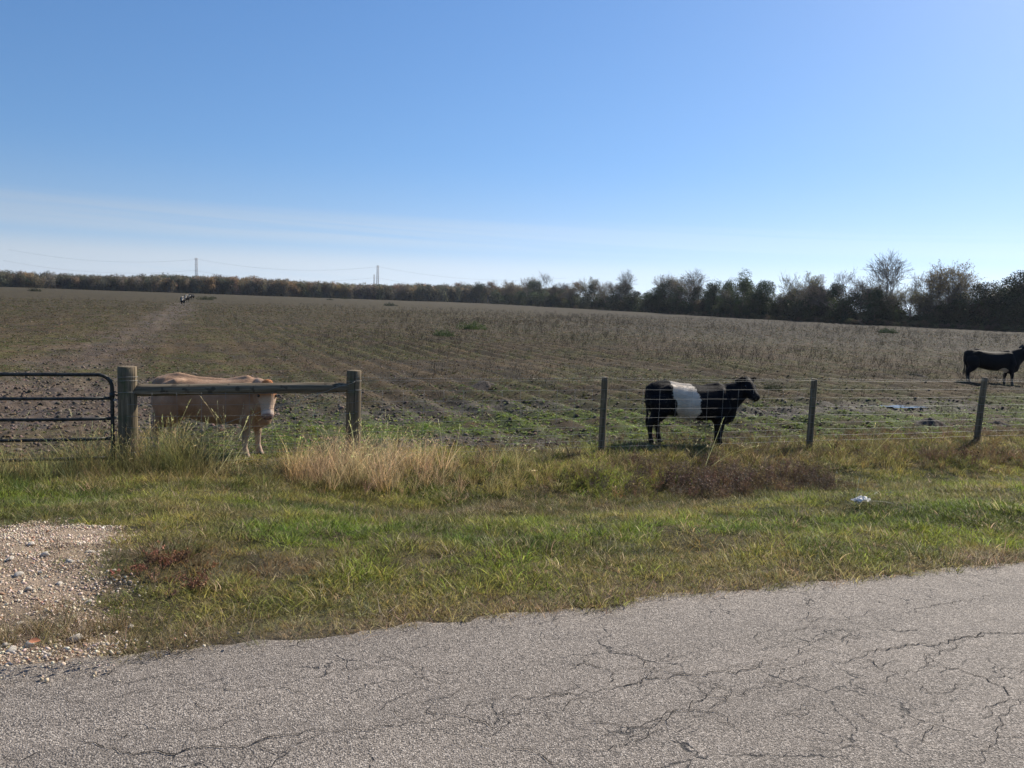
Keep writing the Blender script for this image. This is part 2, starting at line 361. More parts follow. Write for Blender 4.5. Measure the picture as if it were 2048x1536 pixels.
# ------------------------------------------------------------------ road
def build_road():
    us = np.concatenate([np.arange(-60, -6, 2.), np.arange(-6, 12, .06), np.arange(12, 90, 2.)])
    ts = np.concatenate([np.linspace(-6.6, -3.9, 12), np.arange(-3.8, -.3, .1), np.arange(-.3, .001, .03)])
    U, T = np.meshgrid(us, ts); edge = ss(-.35, 0, T)
    x0, y0 = xy(U, T); jag = (fbm(U, U*0, 2.5, 61, 4)-.5)*.15+(vn(U*9, U*0, 62)-.5)*.05
    T2 = T+edge*jag; X, Y = xy(U, T2)
    Z = -.03+.018*np.minimum(-T, 2.5)+.004*(fbm(X, Y, 1.2, 63, 2)-.5)+.012*(1-edge)
    V = np.stack([X.ravel(), Y.ravel(), Z.ravel()], 1); n = len(us); k = len(ts)
    i = np.arange(k-1)[:, None]*n+np.arange(n-1)[None]; Fq = np.stack([i, i+1, i+n+1, i+n], -1).reshape(-1, 4)
    # crumbled edge lip
    b = V[(k-1)*n:].copy(); b[:, 2] -= .06; b[:, 0] += EN[0]*.02; b[:, 1] += EN[1]*.02
    nb = len(V); V = np.vstack([V, b]); j = np.arange(n-1); F2 = np.stack([(k-1)*n+j, (k-1)*n+j+1, nb+j+1, nb+j], 1)
    me = mk_mesh('road', V, np.vstack([Fq, F2]), [M_ROAD], True)
    road = add('road', me, kind='structure', label='cracked grey chip-seal country road')
    CR = [([(172,1465),(174,1486),(230,1496),(238,1507),(351,1507),(390,1496),(488,1490),(543,1482),(640,1463),(722,1457),(734,1453),(800,1441),(850,1436),(905,1428)], 1.25),
          ([(0,1508),(43,1513),(70,1506),(100,1500)], .8), ([(174,1486),(150,1500),(160,1508)], .7), ([(640,1463),(600,1487),(560,1500),(500,1493)], .6),
          ([(785,1410),(800,1425),(830,1430),(905,1428),(940,1432),(965,1444),(1000,1468)], 1.0), ([(905,1428),(930,1412),(1010,1397)], .8),
          ([(1010,1397),(1092,1392),(1184,1384),(1240,1369),(1287,1353),(1353,1350),(1425,1353),(1455,1341),(1553,1336),(1614,1323),(1691,1323),(1732,1310),(1798,1297),(1880,1290),(1960,1270),(2048,1262)], 1.3),
          ([(1353,1350),(1420,1362),(1490,1397),(1512,1379),(1542,1371),(1640,1372)], .6), ([(1455,1341),(1540,1318),(1640,1300)], .6),
          ([(1732,1315),(1768,1338),(1803,1348),(1860,1336),(1916,1346),(1967,1356),(1998,1379),(2023,1402)], 1.2), ([(1967,1356),(2010,1345),(2048,1340)], .9),
          ([(1855,1333),(1870,1307),(1911,1282),(1972,1267)], 1.0), ([(1732,1310),(1700,1290),(1690,1270)], .8),
          ([(1194,1461),(1205,1471),(1235,1474)], 1.0), ([(1170,1440),(1194,1461)], .6), ([(1373,1420),(1435,1425),(1460,1446),(1496,1466)], .9), ([(1130,1445),(1260,1452),(1373,1420)], .4),
          ([(1000,1507),(1087,1512),(1133,1533)], 1.), ([(940,1480),(1000,1507)], .7), ([(1220,1300),(1276,1310),(1290,1322),(1286,1338)], .8), ([(1609,1215),(1612,1232),(1627,1243),(1686,1231),(1760,1215)], .6),
          ([(1820,1222),(1900,1207),(1990,1190)], .7), ([(1290,1525),(1320,1545)], .9), ([(1700,1420),(1750,1450),(1800,1460)], .5), ([(130,1350),(190,1347)], .6), ([(440,1415),(560,1400)], .5), ([(1100,1230),(1240,1212),(1330,1206)], .7), ([(470,1560),(560,1520),(590,1500)], .8), ([(2048,1400),(2000,1440),(1990,1500),(1930,1536)], .5),
          ([(880,1500),(905,1490),(960,1498)], .7), ([(345,1383),(420,1378),(520,1372)], .4), ([(620,1345),(700,1330),(820,1325)], .4), ([(1560,1260),(1650,1250),(1720,1262)], .4)]
    rq = random.Random(3)
    for _ in range(95):
        x0, y0 = rq.uniform(0, 2048), rq.uniform(1190, 1530)
        if y0 < 1345-.11*x0: continue
        a = at(x0, y0, 0.); u0, t0 = ut(*a); n = rq.randint(3, 6); pts = [tuple(a)]; hd = rq.gauss(0, .35)+(math.pi/2 if rq.random() < .2 else 0)
        for k in range(n): hd += rq.gauss(0, .5); u0 += math.cos(hd)*rq.uniform(.03, .10); t0 += math.sin(hd)*rq.uniform(.02, .07); pts.append(tuple(float(v) for v in xy(u0, t0)))
        if max(ut(*p)[1] for p in pts) < -.1: CR.append(([('w',)+p for p in pts], rq.uniform(.3, .75)))
    mb = MB()
    for pts, wd in CR:
        P = [np.array((p[1], p[2], 0)) if p[0] == 'w' else np.array((*at(p[0], p[1], .0), 0)) for p in pts]; path = []
        for a, b in zip(P[:-1], P[1:]):
            m = max(2, int(np.linalg.norm(b-a)/.012)); nrm = np.array((-(b-a)[1], (b-a)[0], 0)); nrm /= np.linalg.norm(nrm)+1e-9
            for q in range(m): path.append((a+(b-a)*q/m, nrm))
        path.append((P[-1], path[-1][1])); m = len(path); off = 0; rows = []
        k0 = rng.uniform(0, 100)
        for q, (p, nrm) in enumerate(path):
            s = q*.012; off = (float(vn(np.array([s*9+k0]), np.array([0.]), 5)[0])-.5)*.06+(float(vn(np.array([s*28+k0]), np.array([3.]), 6)[0])-.5)*.034
            pinch = float(vn(np.array([s*6+k0]), np.array([7.]), 8)[0])
            hw = max(.0012, wd*.0024*min(.85, pinch*1.8-.3))*(min(1, q/4, (m-1-q)/4)+.05)*(.6+.8*random.random())
            u_, t_ = ut(p[0], p[1]); zz = -.03+.018*min(-t_, 2.5)+.0155
            c = p+nrm*off; rows.append((c[0]-nrm[0]*hw, c[1]-nrm[1]*hw, zz)); rows.append((c[0]+nrm[0]*hw*(.5+random.random()), c[1]+nrm[1]*hw, zz))
        mb.add(rows, [(2*i, 2*i+2, 2*i+3, 2*i+1) for i in range(m-1)])
    cm = mat_plain('crack_shadow_tar', (.018, .016, .015), .9, 0., .1)
    add('road_crack', mb.mesh('road_crack', [cm]), road, kind='stuff')
build_road()

# ------------------------------------------------------------------ instancing of ground cover
def blades(n, hmin, hmax, spread, wid, lean=.5, curl=.6, seg=3, seed=0, droop=0., basewid=1., vlo=.22, vhi=1.7, plume=0):
    r = np.random.default_rng(seed); V = []; F = []; C = []
    for i in range(n):
        a = r.uniform(0, 2*math.pi); d = spread*math.sqrt(r.uniform()); bx, by = d*math.cos(a), d*math.sin(a)
        h = r.uniform(hmin, hmax); az_ = a+r.normal(0, .9); le = lean*r.uniform(.2, 1.2); cu = curl*r.uniform(.2, 1.3)
        fa = r.uniform(0, 2*math.pi); wv = np.array((math.cos(fa), math.sin(fa), 0))*wid*r.uniform(.7, 1.3)/2
        p = np.array((bx, by, -.01)); base = len(V); bvv = r.uniform(vlo, vhi)
        for s in range(seg+1):
            f = s/seg; wf = (1-f*.92)*basewid if not plume else (1-f*.7)
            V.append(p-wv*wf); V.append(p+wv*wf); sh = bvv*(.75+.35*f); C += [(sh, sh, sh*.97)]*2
            th = le+cu*f; p = p+np.array((math.cos(az_)*math.sin(th), math.sin(az_)*math.sin(th), math.cos(th)))*h/seg
        for s in range(seg): F.append((base+2*s, base+2*s+1, base+2*s+3, base+2*s+2))
        if plume:
            for q in range(plume):
                f = r.uniform(.0, 1.); i0 = base+2*(seg-1); q0 = (V[i0]+V[i0+1])/2; q1 = (V[i0+2]+V[i0+3])/2; c = q0+(q1-q0)*f
                dv = r.normal(0, 1, 3)*.012+(q1-q0)/np.linalg.norm(q1-q0)*.03; wv2 = r.normal(0, 1, 3)*.0016; b2 = len(V)
                V += [c-wv2, c+wv2, c+dv]; C += [(bvv*1.2,)*3]*3; F.append((b2, b2+1, b2+2))
    return V, F, C
def twiggy(n, h, spread, r0=.004, seed=0, leaves=0, leafs=.02, sub=5):
    r = np.random.default_rng(seed); V = []; F = []; C = []
    def stick(p, q, w0, w1, c):
        d = q-p; s = np.cross(d, r.normal(0, 1, 3)); s /= np.linalg.norm(s)+1e-9; b = len(V)
        V.extend([p-s*w0, p+s*w0, q+s*w1, q-s*w1]); C.extend([(c,)*3]*4); F.append((b, b+1, b+2, b+3))
    for i in range(n):
        a = r.uniform(0, 6.28); p = np.array((math.cos(a), math.sin(a), 0))*spread*.3*r.uniform(); hh = h*r.uniform(.5, 1.1)
        q = p+np.array((math.cos(a)*spread*r.uniform(.2, .9), math.sin(a)*spread*r.uniform(.2, .9), hh)); c = r.uniform(.6, 1.3)
        mid = (p+q)/2+r.normal(0, .03*h, 3); stick(p, mid, r0, r0*.8, c); stick(mid, q, r0*.8, r0*.4, c)
        for k in range(sub):
            f = r.uniform(.3, 1.); o = (p+(mid-p)*f*2) if f < .5 else (mid+(q-mid)*(f-.5)*2)
            e = o+np.array((r.normal(0, .25), r.normal(0, .25), r.uniform(.2, .6)))*h*.45; stick(o, e, r0*.5, r0*.2, c)
            for l in range(leaves):
                g = o+(e-o)*r.uniform(.3, 1.); d1 = r.normal(0, 1, 3)*leafs; d2 = r.normal(0, 1, 3)*leafs; b = len(V)
                V.extend([g, g+d1, g+d1+d2, g+d2]); cc = r.uniform(.6, 1.4); C.extend([(cc,)*3]*4); F.append((b, b+1, b+2, b+3))
    return V, F, C
def rosette(n, rad_, lw, seed=0, up=.5):
    r = np.random.default_rng(seed); V = []; F = []; C = []
    for i in range(n):
        a = r.uniform(0, 6.28); el_ = r.uniform(.1, 1.)*up; l = rad_*r.uniform(.5, 1.1); o = np.array((r.normal(0, .3), r.normal(0, .3), 0))*rad_*.8
        d = np.array((math.cos(a)*math.cos(el_), math.sin(a)*math.cos(el_), math.sin(el_))); s = np.array((-math.sin(a), math.cos(a), r.normal(0, .2)))*lw*r.uniform(.6, 1.2)
        b = len(V); V.extend([o, o+d*l*.5+s, o+d*l, o+d*l*.5-s]); c = r.uniform(.6, 1.35); C.extend([(c*.8,)*3, (c,)*3, (c*1.1,)*3, (c,)*3]); F.append((b, b+1, b+2, b+3))
    return V, F, C
def rock(seed, flat=.6, sub=1):
    bm = bmesh.new(); bmesh.ops.create_icosphere(bm, subdivisions=sub, radius=1); r = np.random.default_rng(seed)
    k = r.normal(0, 1, (5, 3)); k /= np.linalg.norm(k, axis=1)[:, None]
    V = []
    for v in bm.verts:
        p = np.array(v.co); s = 1+r.normal(0, .1)
        for d in k: 
            q = p@d
            if q > .62: p = p-d*(q-.62)*.9
        V.append(p*s*np.array((1, .85, flat)))
    F = [tuple(v.index for v in f.verts) for f in bm.faces]; bm.free()
    return V, F, [(1, 1, 1)]*len(V)
def variants(name, geos, mat):
    c = bpy.data.collections.new(name+'_kinds')
    for i, (V, F, C) in enumerate(geos):
        me = mk_mesh('%s_kind' % name, V, F, [mat]); vcol(me, 'bv', C)
        o = bpy.data.objects.new('%s_kind_%02d' % (name, i), me); c.objects.link(o)
    return c
def scatter(name, coll, P, rot, scl, tint, idx, label, cat=None, parent=None):
    me = bpy.data.meshes.new(name); n = len(P); me.vertices.add(n); me.vertices.foreach_set('co', np.asarray(P, np.float32).ravel())
    def att(nm, ty, key, arr): a = me.attributes.new(nm, ty, 'POINT'); a.data.foreach_set(key, np.ascontiguousarray(arr).ravel())
    att('rot', 'FLOAT_VECTOR', 'vector', np.asarray(rot, np.float32)); att('scl', 'FLOAT_VECTOR', 'vector', np.asarray(scl, np.float32))
    att('tint', 'FLOAT_COLOR', 'color', np.concatenate([tint, np.ones((n, 1))], 1).astype(np.float32)); att('kindno', 'INT', 'value', np.asarray(idx, np.int32))
    o = bpy.data.objects.new(name, me); COL.objects.link(o); o.parent = parent
    ng = bpy.data.node_groups.new(name+'_cover', 'GeometryNodeTree')
    ng.interface.new_socket('Geometry', in_out='INPUT', socket_type='NodeSocketGeometry'); ng.interface.new_socket('Geometry', in_out='OUTPUT', socket_type='NodeSocketGeometry')
    gi = ng.nodes.new('NodeGroupInput'); go = ng.nodes.new('NodeGroupOutput')
    ci = ng.nodes.new('GeometryNodeCollectionInfo'); ci.inputs['Collection'].default_value = coll; ci.inputs['Separate Children'].default_value = True; ci.inputs['Reset Children'].default_value = True
    ip = ng.nodes.new('GeometryNodeInstanceOnPoints'); ip.inputs['Pick Instance'].default_value = True
    def na(nm, ty): q = ng.nodes.new('GeometryNodeInputNamedAttribute'); q.data_type = ty; q.inputs['Name'].default_value = nm; return q.outputs['Attribute']
    e2r = ng.nodes.new('FunctionNodeEulerToRotation'); lk = ng.links.new
    lk(na('rot', 'FLOAT_VECTOR'), e2r.inputs[0]); lk(e2r.outputs[0], ip.inputs['Rotation']); lk(na('scl', 'FLOAT_VECTOR'), ip.inputs['Scale']); lk(na('kindno', 'INT'), ip.inputs['Instance Index'])
    lk(gi.outputs[0], ip.inputs['Points']); lk(ci.outputs[0], ip.inputs['Instance']); lk(ip.outputs[0], go.inputs[0])
    md = o.modifiers.new('cover', 'NODES'); md.node_group = ng
    return tag(o, label, cat, None, 'stuff')
def in_view(x, y, m=4.):
    a = np.degrees(np.arctan2(x, y)); return (np.abs(a) < 34+m) & (y > 1)
def jgrid(u0, u1, t0, t1, step):
    U, T = np.meshgrid(np.arange(u0, u1, step), np.arange(t0, t1, step)); U = U.ravel(); T = T.ravel()
    U = U+rng.uniform(-.5, .5, len(U))*step; T = T+rng.uniform(-.5, .5, len(T))*step; x, y = xy(U, T)
    k = in_view(x, y); return x[k], y[k], U[k], T[k]
def polar(r0, r1, n, a0=-38, a1=38, pw=1.):
    f = rng.uniform(0, 1, n); r = r0*(r1/r0)**(f**pw); a = np.radians(rng.uniform(a0, a1, n)); return np.sin(a)*r, np.cos(a)*r
def pack(x, y, sc, tilt=.15, sink=0.):
    n = len(x); P = np.stack([x, y, H(x, y)-sink], 1); rot = np.stack([rng.normal(0, tilt, n), rng.normal(0, tilt, n), rng.uniform(0, 6.28, n)], 1)
    return P, rot, np.stack([sc, sc, sc], 1)
def mixt(c, col, m): m = np.clip(m, 0, 1)[:, None]; return c*(1-m)+np.asarray(col)[None]*m
def jit(c, s=.22): 
    n = len(c); return np.clip(c*(1+rng.normal(0, s, (n, 1)))*(1+rng.normal(0, s*.3, (n, 3))), .004, .9)

GREEN, OLIVE, STRAW, TANP, RED, DARKB = (.245, .295, .05), (.36, .32, .09), (.58, .46, .27), (.58, .42, .25), (.25, .12, .07), (.13, .088, .06)

def gap_mask(x, y):
    m = np.maximum(blob(x, y, 500, 930, .62, 1.0, -.8, .3, 75, .2), .8*blob(x, y, 560, 925, .5, .7, -.8, .3, 76, .2)); u, t = ut(x, y)
    return np.maximum(m, blob(x, y, 1180, 905, 1.6, .8, -.8, .4, 77))
def tallgrass_mask(x, y):
    m = blob(x, y, 320, 935, 1.15, .75, -.75, .35, 71); m = np.maximum(m, .6*blob(x, y, 60, 945, 1.8, .6, -.7, .4, 72))
    m = np.maximum(m, blob(x, y, 720, 945, 1.15, .7, -.75, .35, 73)); m = np.maximum(m, .35*blob(x, y, 1000, 950, 1.5, .7, -.8, .4, 74))
    return m*(1-gap_mask(x, y))
def dark_mask(x, y):
    m = .85*blob(x, y, 1440, 962, 1.6, .85, -.85, .5, 81, .9); m = np.maximum(m, .5*blob(x, y, 1240, 965, .8, .5, -.85, .5, 82, .9))
    m = np.maximum(m, .5*blob(x, y, 1960, 915, 1.8, .4, -.8, .5, 83, .9)); return m
def verge_cover():
    x, y, u, t = jgrid(-8, 17, -.05, 8.3, .044)
    gm = gravel_mask(x, y); n1 = fbm(x, y, .8, 31, 3); n2 = fbm(x, y, 3.5, 32, 3); rd = np.hypot(x, y)
    dens = (1-gm*.96)*(.7+.3*ss(.35, .55, n2*.5+n1*.5))*ss(-.10, .06, t+(n2-.5)*.22)*(1-.6*ss(7.4, 8.3, t))
    k = rng.uniform(0, 1, len(x)) < dens*(1-.45*ss(7, 14, rd)); x, y, u, t, n1, n2, gm, rd = [a[k] for a in (x, y, u, t, n1, n2, gm, rd)]
    c = np.tile(OLIVE, (len(x), 1)).astype(float)
    g = ss(.42, .62, n1*.55+n2*.45)
    c = mixt(c, GREEN, g*.9)
    for px, py, ru, rt in ((1180,1130,1.3,.45),(700,1000,1.2,.7),(850,1110,.8,.5),(1650,1110,1.6,.35),(60,990,1.2,.5),(560,1130,.7,.5),(1990,1060,1.5,.6)):
        c = mixt(c, (.16, .25, .035), .6*blob(x, y, px, py, ru, rt, -.4, .5, int(px)))
    c = mixt(c, (.15, .115, .055), .8*blob(x, y, 1250, 1010, 3.2, 1.1, -.75, .6, 33))
    c = mixt(c, (.20, .145, .085), .55*ss(.5, .68, fbm(x, y, 1.4, 34, 3)))
    c = mixt(c, RED, .75*blob(x, y, 350, 1165, .30, .36, -.15, .35, 35)); c = mixt(c, RED, .5*blob(x, y, 560, 1170, .35, .25, -.15, .4, 36))
    dk = ss(.52, .66, fbm(x, y, 1.7, 141, 3)); c = mixt(c, (.10, .125, .035), dk*.75)
    edge = 1-ss(.0, .38, t+(n2-.5)*.6); c = mixt(c, (.36, .27, .14), edge*.45)
    dry = rng.uniform(0, 1, len(x)) < (.12+.18*edge+.12*ss(5.5, 7, t)); c = np.where(dry[:, None], np.array(STRAW)*.8, c)
    sc = (.65+.75*ss(.3, .7, fbm(x, y, 5.5, 131, 2))+.25*g)*(1-.12*edge)*rng.uniform(.6, 1.5, len(x))*(.9+.6*ss(4, 7.5, t)); sc *= (1-.4*gm)
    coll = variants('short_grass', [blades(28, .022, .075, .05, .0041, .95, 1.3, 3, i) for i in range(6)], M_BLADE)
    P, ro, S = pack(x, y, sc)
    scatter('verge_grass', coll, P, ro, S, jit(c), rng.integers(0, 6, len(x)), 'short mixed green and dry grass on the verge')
    print('verge', len(x))
    xe, ye, ue, te = jgrid(-2.5, 17, -.06, .75, .03); ge = gravel_mask(xe, ye); k = rng.uniform(0, 1, len(xe)) < (1-ge)*.75*ss(-.07, .03, te+(fbm(xe, ye, 3.5, 32, 3)-.5)*.2); xe, ye, te = xe[k], ye[k], te[k]; n = len(xe)
    ce = mixt(np.tile((.34, .29, .11), (n, 1)), (.24, .27, .06), ss(.05, .5, te)); ce = np.where((rng.uniform(0, 1, n) < .4)[:, None], np.array((.50, .39, .22)), ce)
    P, ro, S = pack(xe, ye, rng.uniform(.35, .8, n)); scatter('edge_grass', coll, P, ro, S, jit(ce, .3), rng.integers(0, 6, n), 'short trodden grass creeping over the asphalt edge')
    # medium bunches
    x, y, u, t = jgrid(-8, 17, .4, 8.6, .17)
    n1 = fbm(x, y, 1.1, 37, 3); gm = gravel_mask(x, y)
    m = np.clip(ss(1.2, 2., t)*(.03+.12*ss(.5, .68, n1))+.6*ss(5.2, 6.6, t)*(1-.5*ss(7.0, 8.3, t)), 0, 1)*(1-gm)*(1-.9*gap_mask(x, y)); k = rng.uniform(0, 1, len(x)) < m
    x, y, u, t, n1 = [a[k] for a in (x, y, u, t, n1)]
    c = mixt(np.tile(OLIVE, (len(x), 1)).astype(float), (.14, .19, .045), ss(.4, .6, fbm(x, y, 1.3, 38, 2)))
    c = mixt(c, (.27, .20, .10), .8*ss(.45, .6, fbm(x, y, .9, 39, 2))); c = mixt(c, (.42, .32, .16), .8*tallgrass_mask(x, y)); c = mixt(c, DARKB, .9*dark_mask(x, y))
    c = mixt(c, (.16, .10, .06), .5*ss(6, 7, t)*ss(3, 6, u))
    sc = rng.uniform(.45, 1.15, len(x))*(.5+.45*ss(4.5, 6.5, t))*(1-.3*ss(6.8, 7.8, t)*ss(2.5, 4, u))
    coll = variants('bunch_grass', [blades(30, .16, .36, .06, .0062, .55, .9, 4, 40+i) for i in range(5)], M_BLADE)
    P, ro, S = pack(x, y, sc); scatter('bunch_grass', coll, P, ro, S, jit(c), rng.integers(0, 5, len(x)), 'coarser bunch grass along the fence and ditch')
    # tall dry clumps
    x, y, u, t = jgrid(-8, 12, 5.2, 9.4, .10)
    tm = tallgrass_mask(x, y); k = rng.uniform(0, 1, len(x)) < tm*.62; x, y, u, t, tm = [a[k] for a in (x, y, u, t, tm)]
    pk = ss(.55, 1.1, u)*(1-ss(2.8, 3.5, u))
    c = mixt(np.tile((.50, .40, .19), (len(x), 1)), TANP, pk); c = mixt(c, (.24, .26, .08), .5*(1-pk)*ss(.4, .62, fbm(x, y, 1.3, 91, 2)))
    c = mixt(c, (.13, .15, .045), .8*blob(x, y, 340, 950, 1.1, .45, -.75, .4, 92))
    sc = rng.uniform(.5, 1.1, len(x))*(.55+.5*tm)*(1-.1*pk)*(1-.35*ss(3.4, 4.2, u))*(1-.3*(1-ss(5.6, 6.8, t)))
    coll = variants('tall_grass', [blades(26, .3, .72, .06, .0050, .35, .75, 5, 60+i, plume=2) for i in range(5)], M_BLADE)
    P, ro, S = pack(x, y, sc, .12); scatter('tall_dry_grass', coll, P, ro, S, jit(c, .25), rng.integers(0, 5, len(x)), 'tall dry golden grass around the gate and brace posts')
    print('tall', len(x))
    # seed stalks leaning to the right
    pts = []
    for px, py, n, su, st_ in ((400,935,34,.55,.4),(455,925,8,.3,.3),(120,935,22,1.6,.4),(640,930,16,.5,.3),(760,935,16,.6,.3),(900,950,8,.8,.3),(1390,930,3,.4,.3),(1750,900,3,1.4,.4),(1050,950,5,1.,.4)):
        c0 = ut(*at(px, py, -.75))
        for _ in range(n): pts.append(xy(c0[0]+rng.normal(0, su*.6), c0[1]+rng.normal(0, st_*.6)))
    x, y = np.array(pts).T; n = len(x)
    coll = variants('seed_stalk', [blades(2, .75, 1.1, .03, .0048, .28, .6, 7, 160+i, plume=14, vlo=.9) for i in range(6)], M_BLADE)
    P, ro, S = pack(x, y, rng.uniform(.6, 1.0, n), .1); ro[:, 1] = rng.normal(.38, .16, n); ro[:, 2] = rng.normal(0, .5, n)
    scatter('grass_seed_stalk', coll, P, ro, S, jit(mixt(np.tile((.55, .50, .28), (n, 1)), (.35, .40, .16), rng.uniform(0, .5, n))), rng.integers(0, 6, n), 'long pale seed stalks leaning over beside the gate')
    # dark weeds
    x, y, u, t = jgrid(0, 17, 4.6, 9.0, .085); dm = dark_mask(x, y); k = rng.uniform(0, 1, len(x)) < np.maximum(dm*.62, .10*ss(6.3, 7, t)*ss(2, 4, u)); x, y, u, t, dm = [a[k] for a in (x, y, u, t, dm)]
    c = mixt(np.tile((.17, .12, .085), (len(x), 1)), (.30, .19, .10), np.maximum(ss(9, 11, u)*.7, rng.uniform(0, 1, len(x))**3))
    coll = variants('dark_weed', [twiggy(7, .30, .20, .0028, 200+i, 3, .008, 6) for i in range(4)], M_TWIG)
    P, ro, S = pack(x, y, rng.uniform(.5, 1.05, len(x))*(.6+.4*dm)); scatter('dark_weed', coll, P, ro, S, jit(c, .3), rng.integers(0, 4, len(x)), 'dense dark brown dead weeds below the line posts')
    # straw lying at the road edge, on matted patches and on the gravel
    x, y, u, t = jgrid(-6, 17, -.25, 7., .035); gm = gravel_mask(x, y)
    n1 = fbm(u, t*.5, 1.2, 45, 3); e = np.exp(-((t-.03-.10*(n1-.5))/.085)**2)*(.2+.8*ss(.45, .6, n1))*ss(-.2, 2.0, u)*1.3
    e2 = .10*np.exp(-((t-.12)/.25)**2)*ss(-.8, .5, u)
    mt = np.maximum.reduce([blob(x, y, 890, 1008, .75, .28, -.72, .4, 46)*1.3, blob(x, y, 70, 1278, .42, .15, -.05, .4, 47)*.8, .3*blob(x, y, 200, 1130, .5, .3, -.1, .4, 48), .45*blob(x, y, 330, 1270, .4, .2, 0, .4, 49), .35*blob(x, y, 1150, 985, 1.2, .4, -.8, .4, 50)])
    k = rng.uniform(0, 1, len(x)) < np.maximum.reduce([e*1.2, e2, mt*.8, .012+0*e]); x, y, u, t = [a[k] for a in (x, y, u, t)]
    coll = variants('straw', [blades(9, .05, .16, .06, .0032, 1.4, .25, 3, 260+i) for i in range(5)], M_BLADE)
    P, ro, S = pack(x, y, rng.uniform(.4, 1., len(x)), .12, -.012)
    scatter('lying_straw', coll, P, ro, S, jit(mixt(np.tile((.62, .50, .34), (len(x), 1)), (.32, .22, .14), rng.uniform(0, 1, len(x)))), rng.integers(0, 5, len(x)), 'pale dead straw lying along the road edge')
    # standing straw clump on the gravel + reddish herb
    pts = []; 
    for px, py, n, sx in ((60,1275,46,.22),(150,1262,10,.2),(330,1290,22,.25),(100,1225,6,.1)):
        c0 = at(px, py, -.04); pts += [(c0[0]+rng.normal(0, sx), c0[1]+rng.normal(0, sx*.35)) for _ in range(n)]
    x, y = np.array(pts).T; n = len(x)
    coll = variants('roadside_tuft', [blades(22, .07, .2, .04, .0035, .9, .6, 4, 280+i) for i in range(4)], M_BLADE)
    P, ro, S = pack(x, y, rng.uniform(.5, 1.0, n)); scatter('roadside_dry_tuft', coll, P, ro, S, jit(mixt(np.tile((.30, .21, .12), (n, 1)), (.16, .17, .06), rng.uniform(0, .8, n))), rng.integers(0, 4, n), 'flattened dry tufts growing out of the gravel')
    x, y, u, t = jgrid(-3, 3, 0, 3.5, .05); m = blob(x, y, 350, 1180, .26, .34, -.12, .5, 35, .9); k = rng.uniform(0, 1, len(x)) < m*.28; x, y = x[k], y[k]
    coll = variants('red_herb', [twiggy(6, .075, .08, .0016, 300+i, 4, .005, 5) for i in range(4)], M_TWIG)
    P, ro, S = pack(x, y, rng.uniform(.5, .95, len(x))); scatter('red_herb', coll, P, ro, S, jit(np.tile((.27, .13, .075), (len(x), 1)), .35), rng.integers(0, 4, len(x)), 'low reddish-brown herb between gravel and grass')
verge_cover()

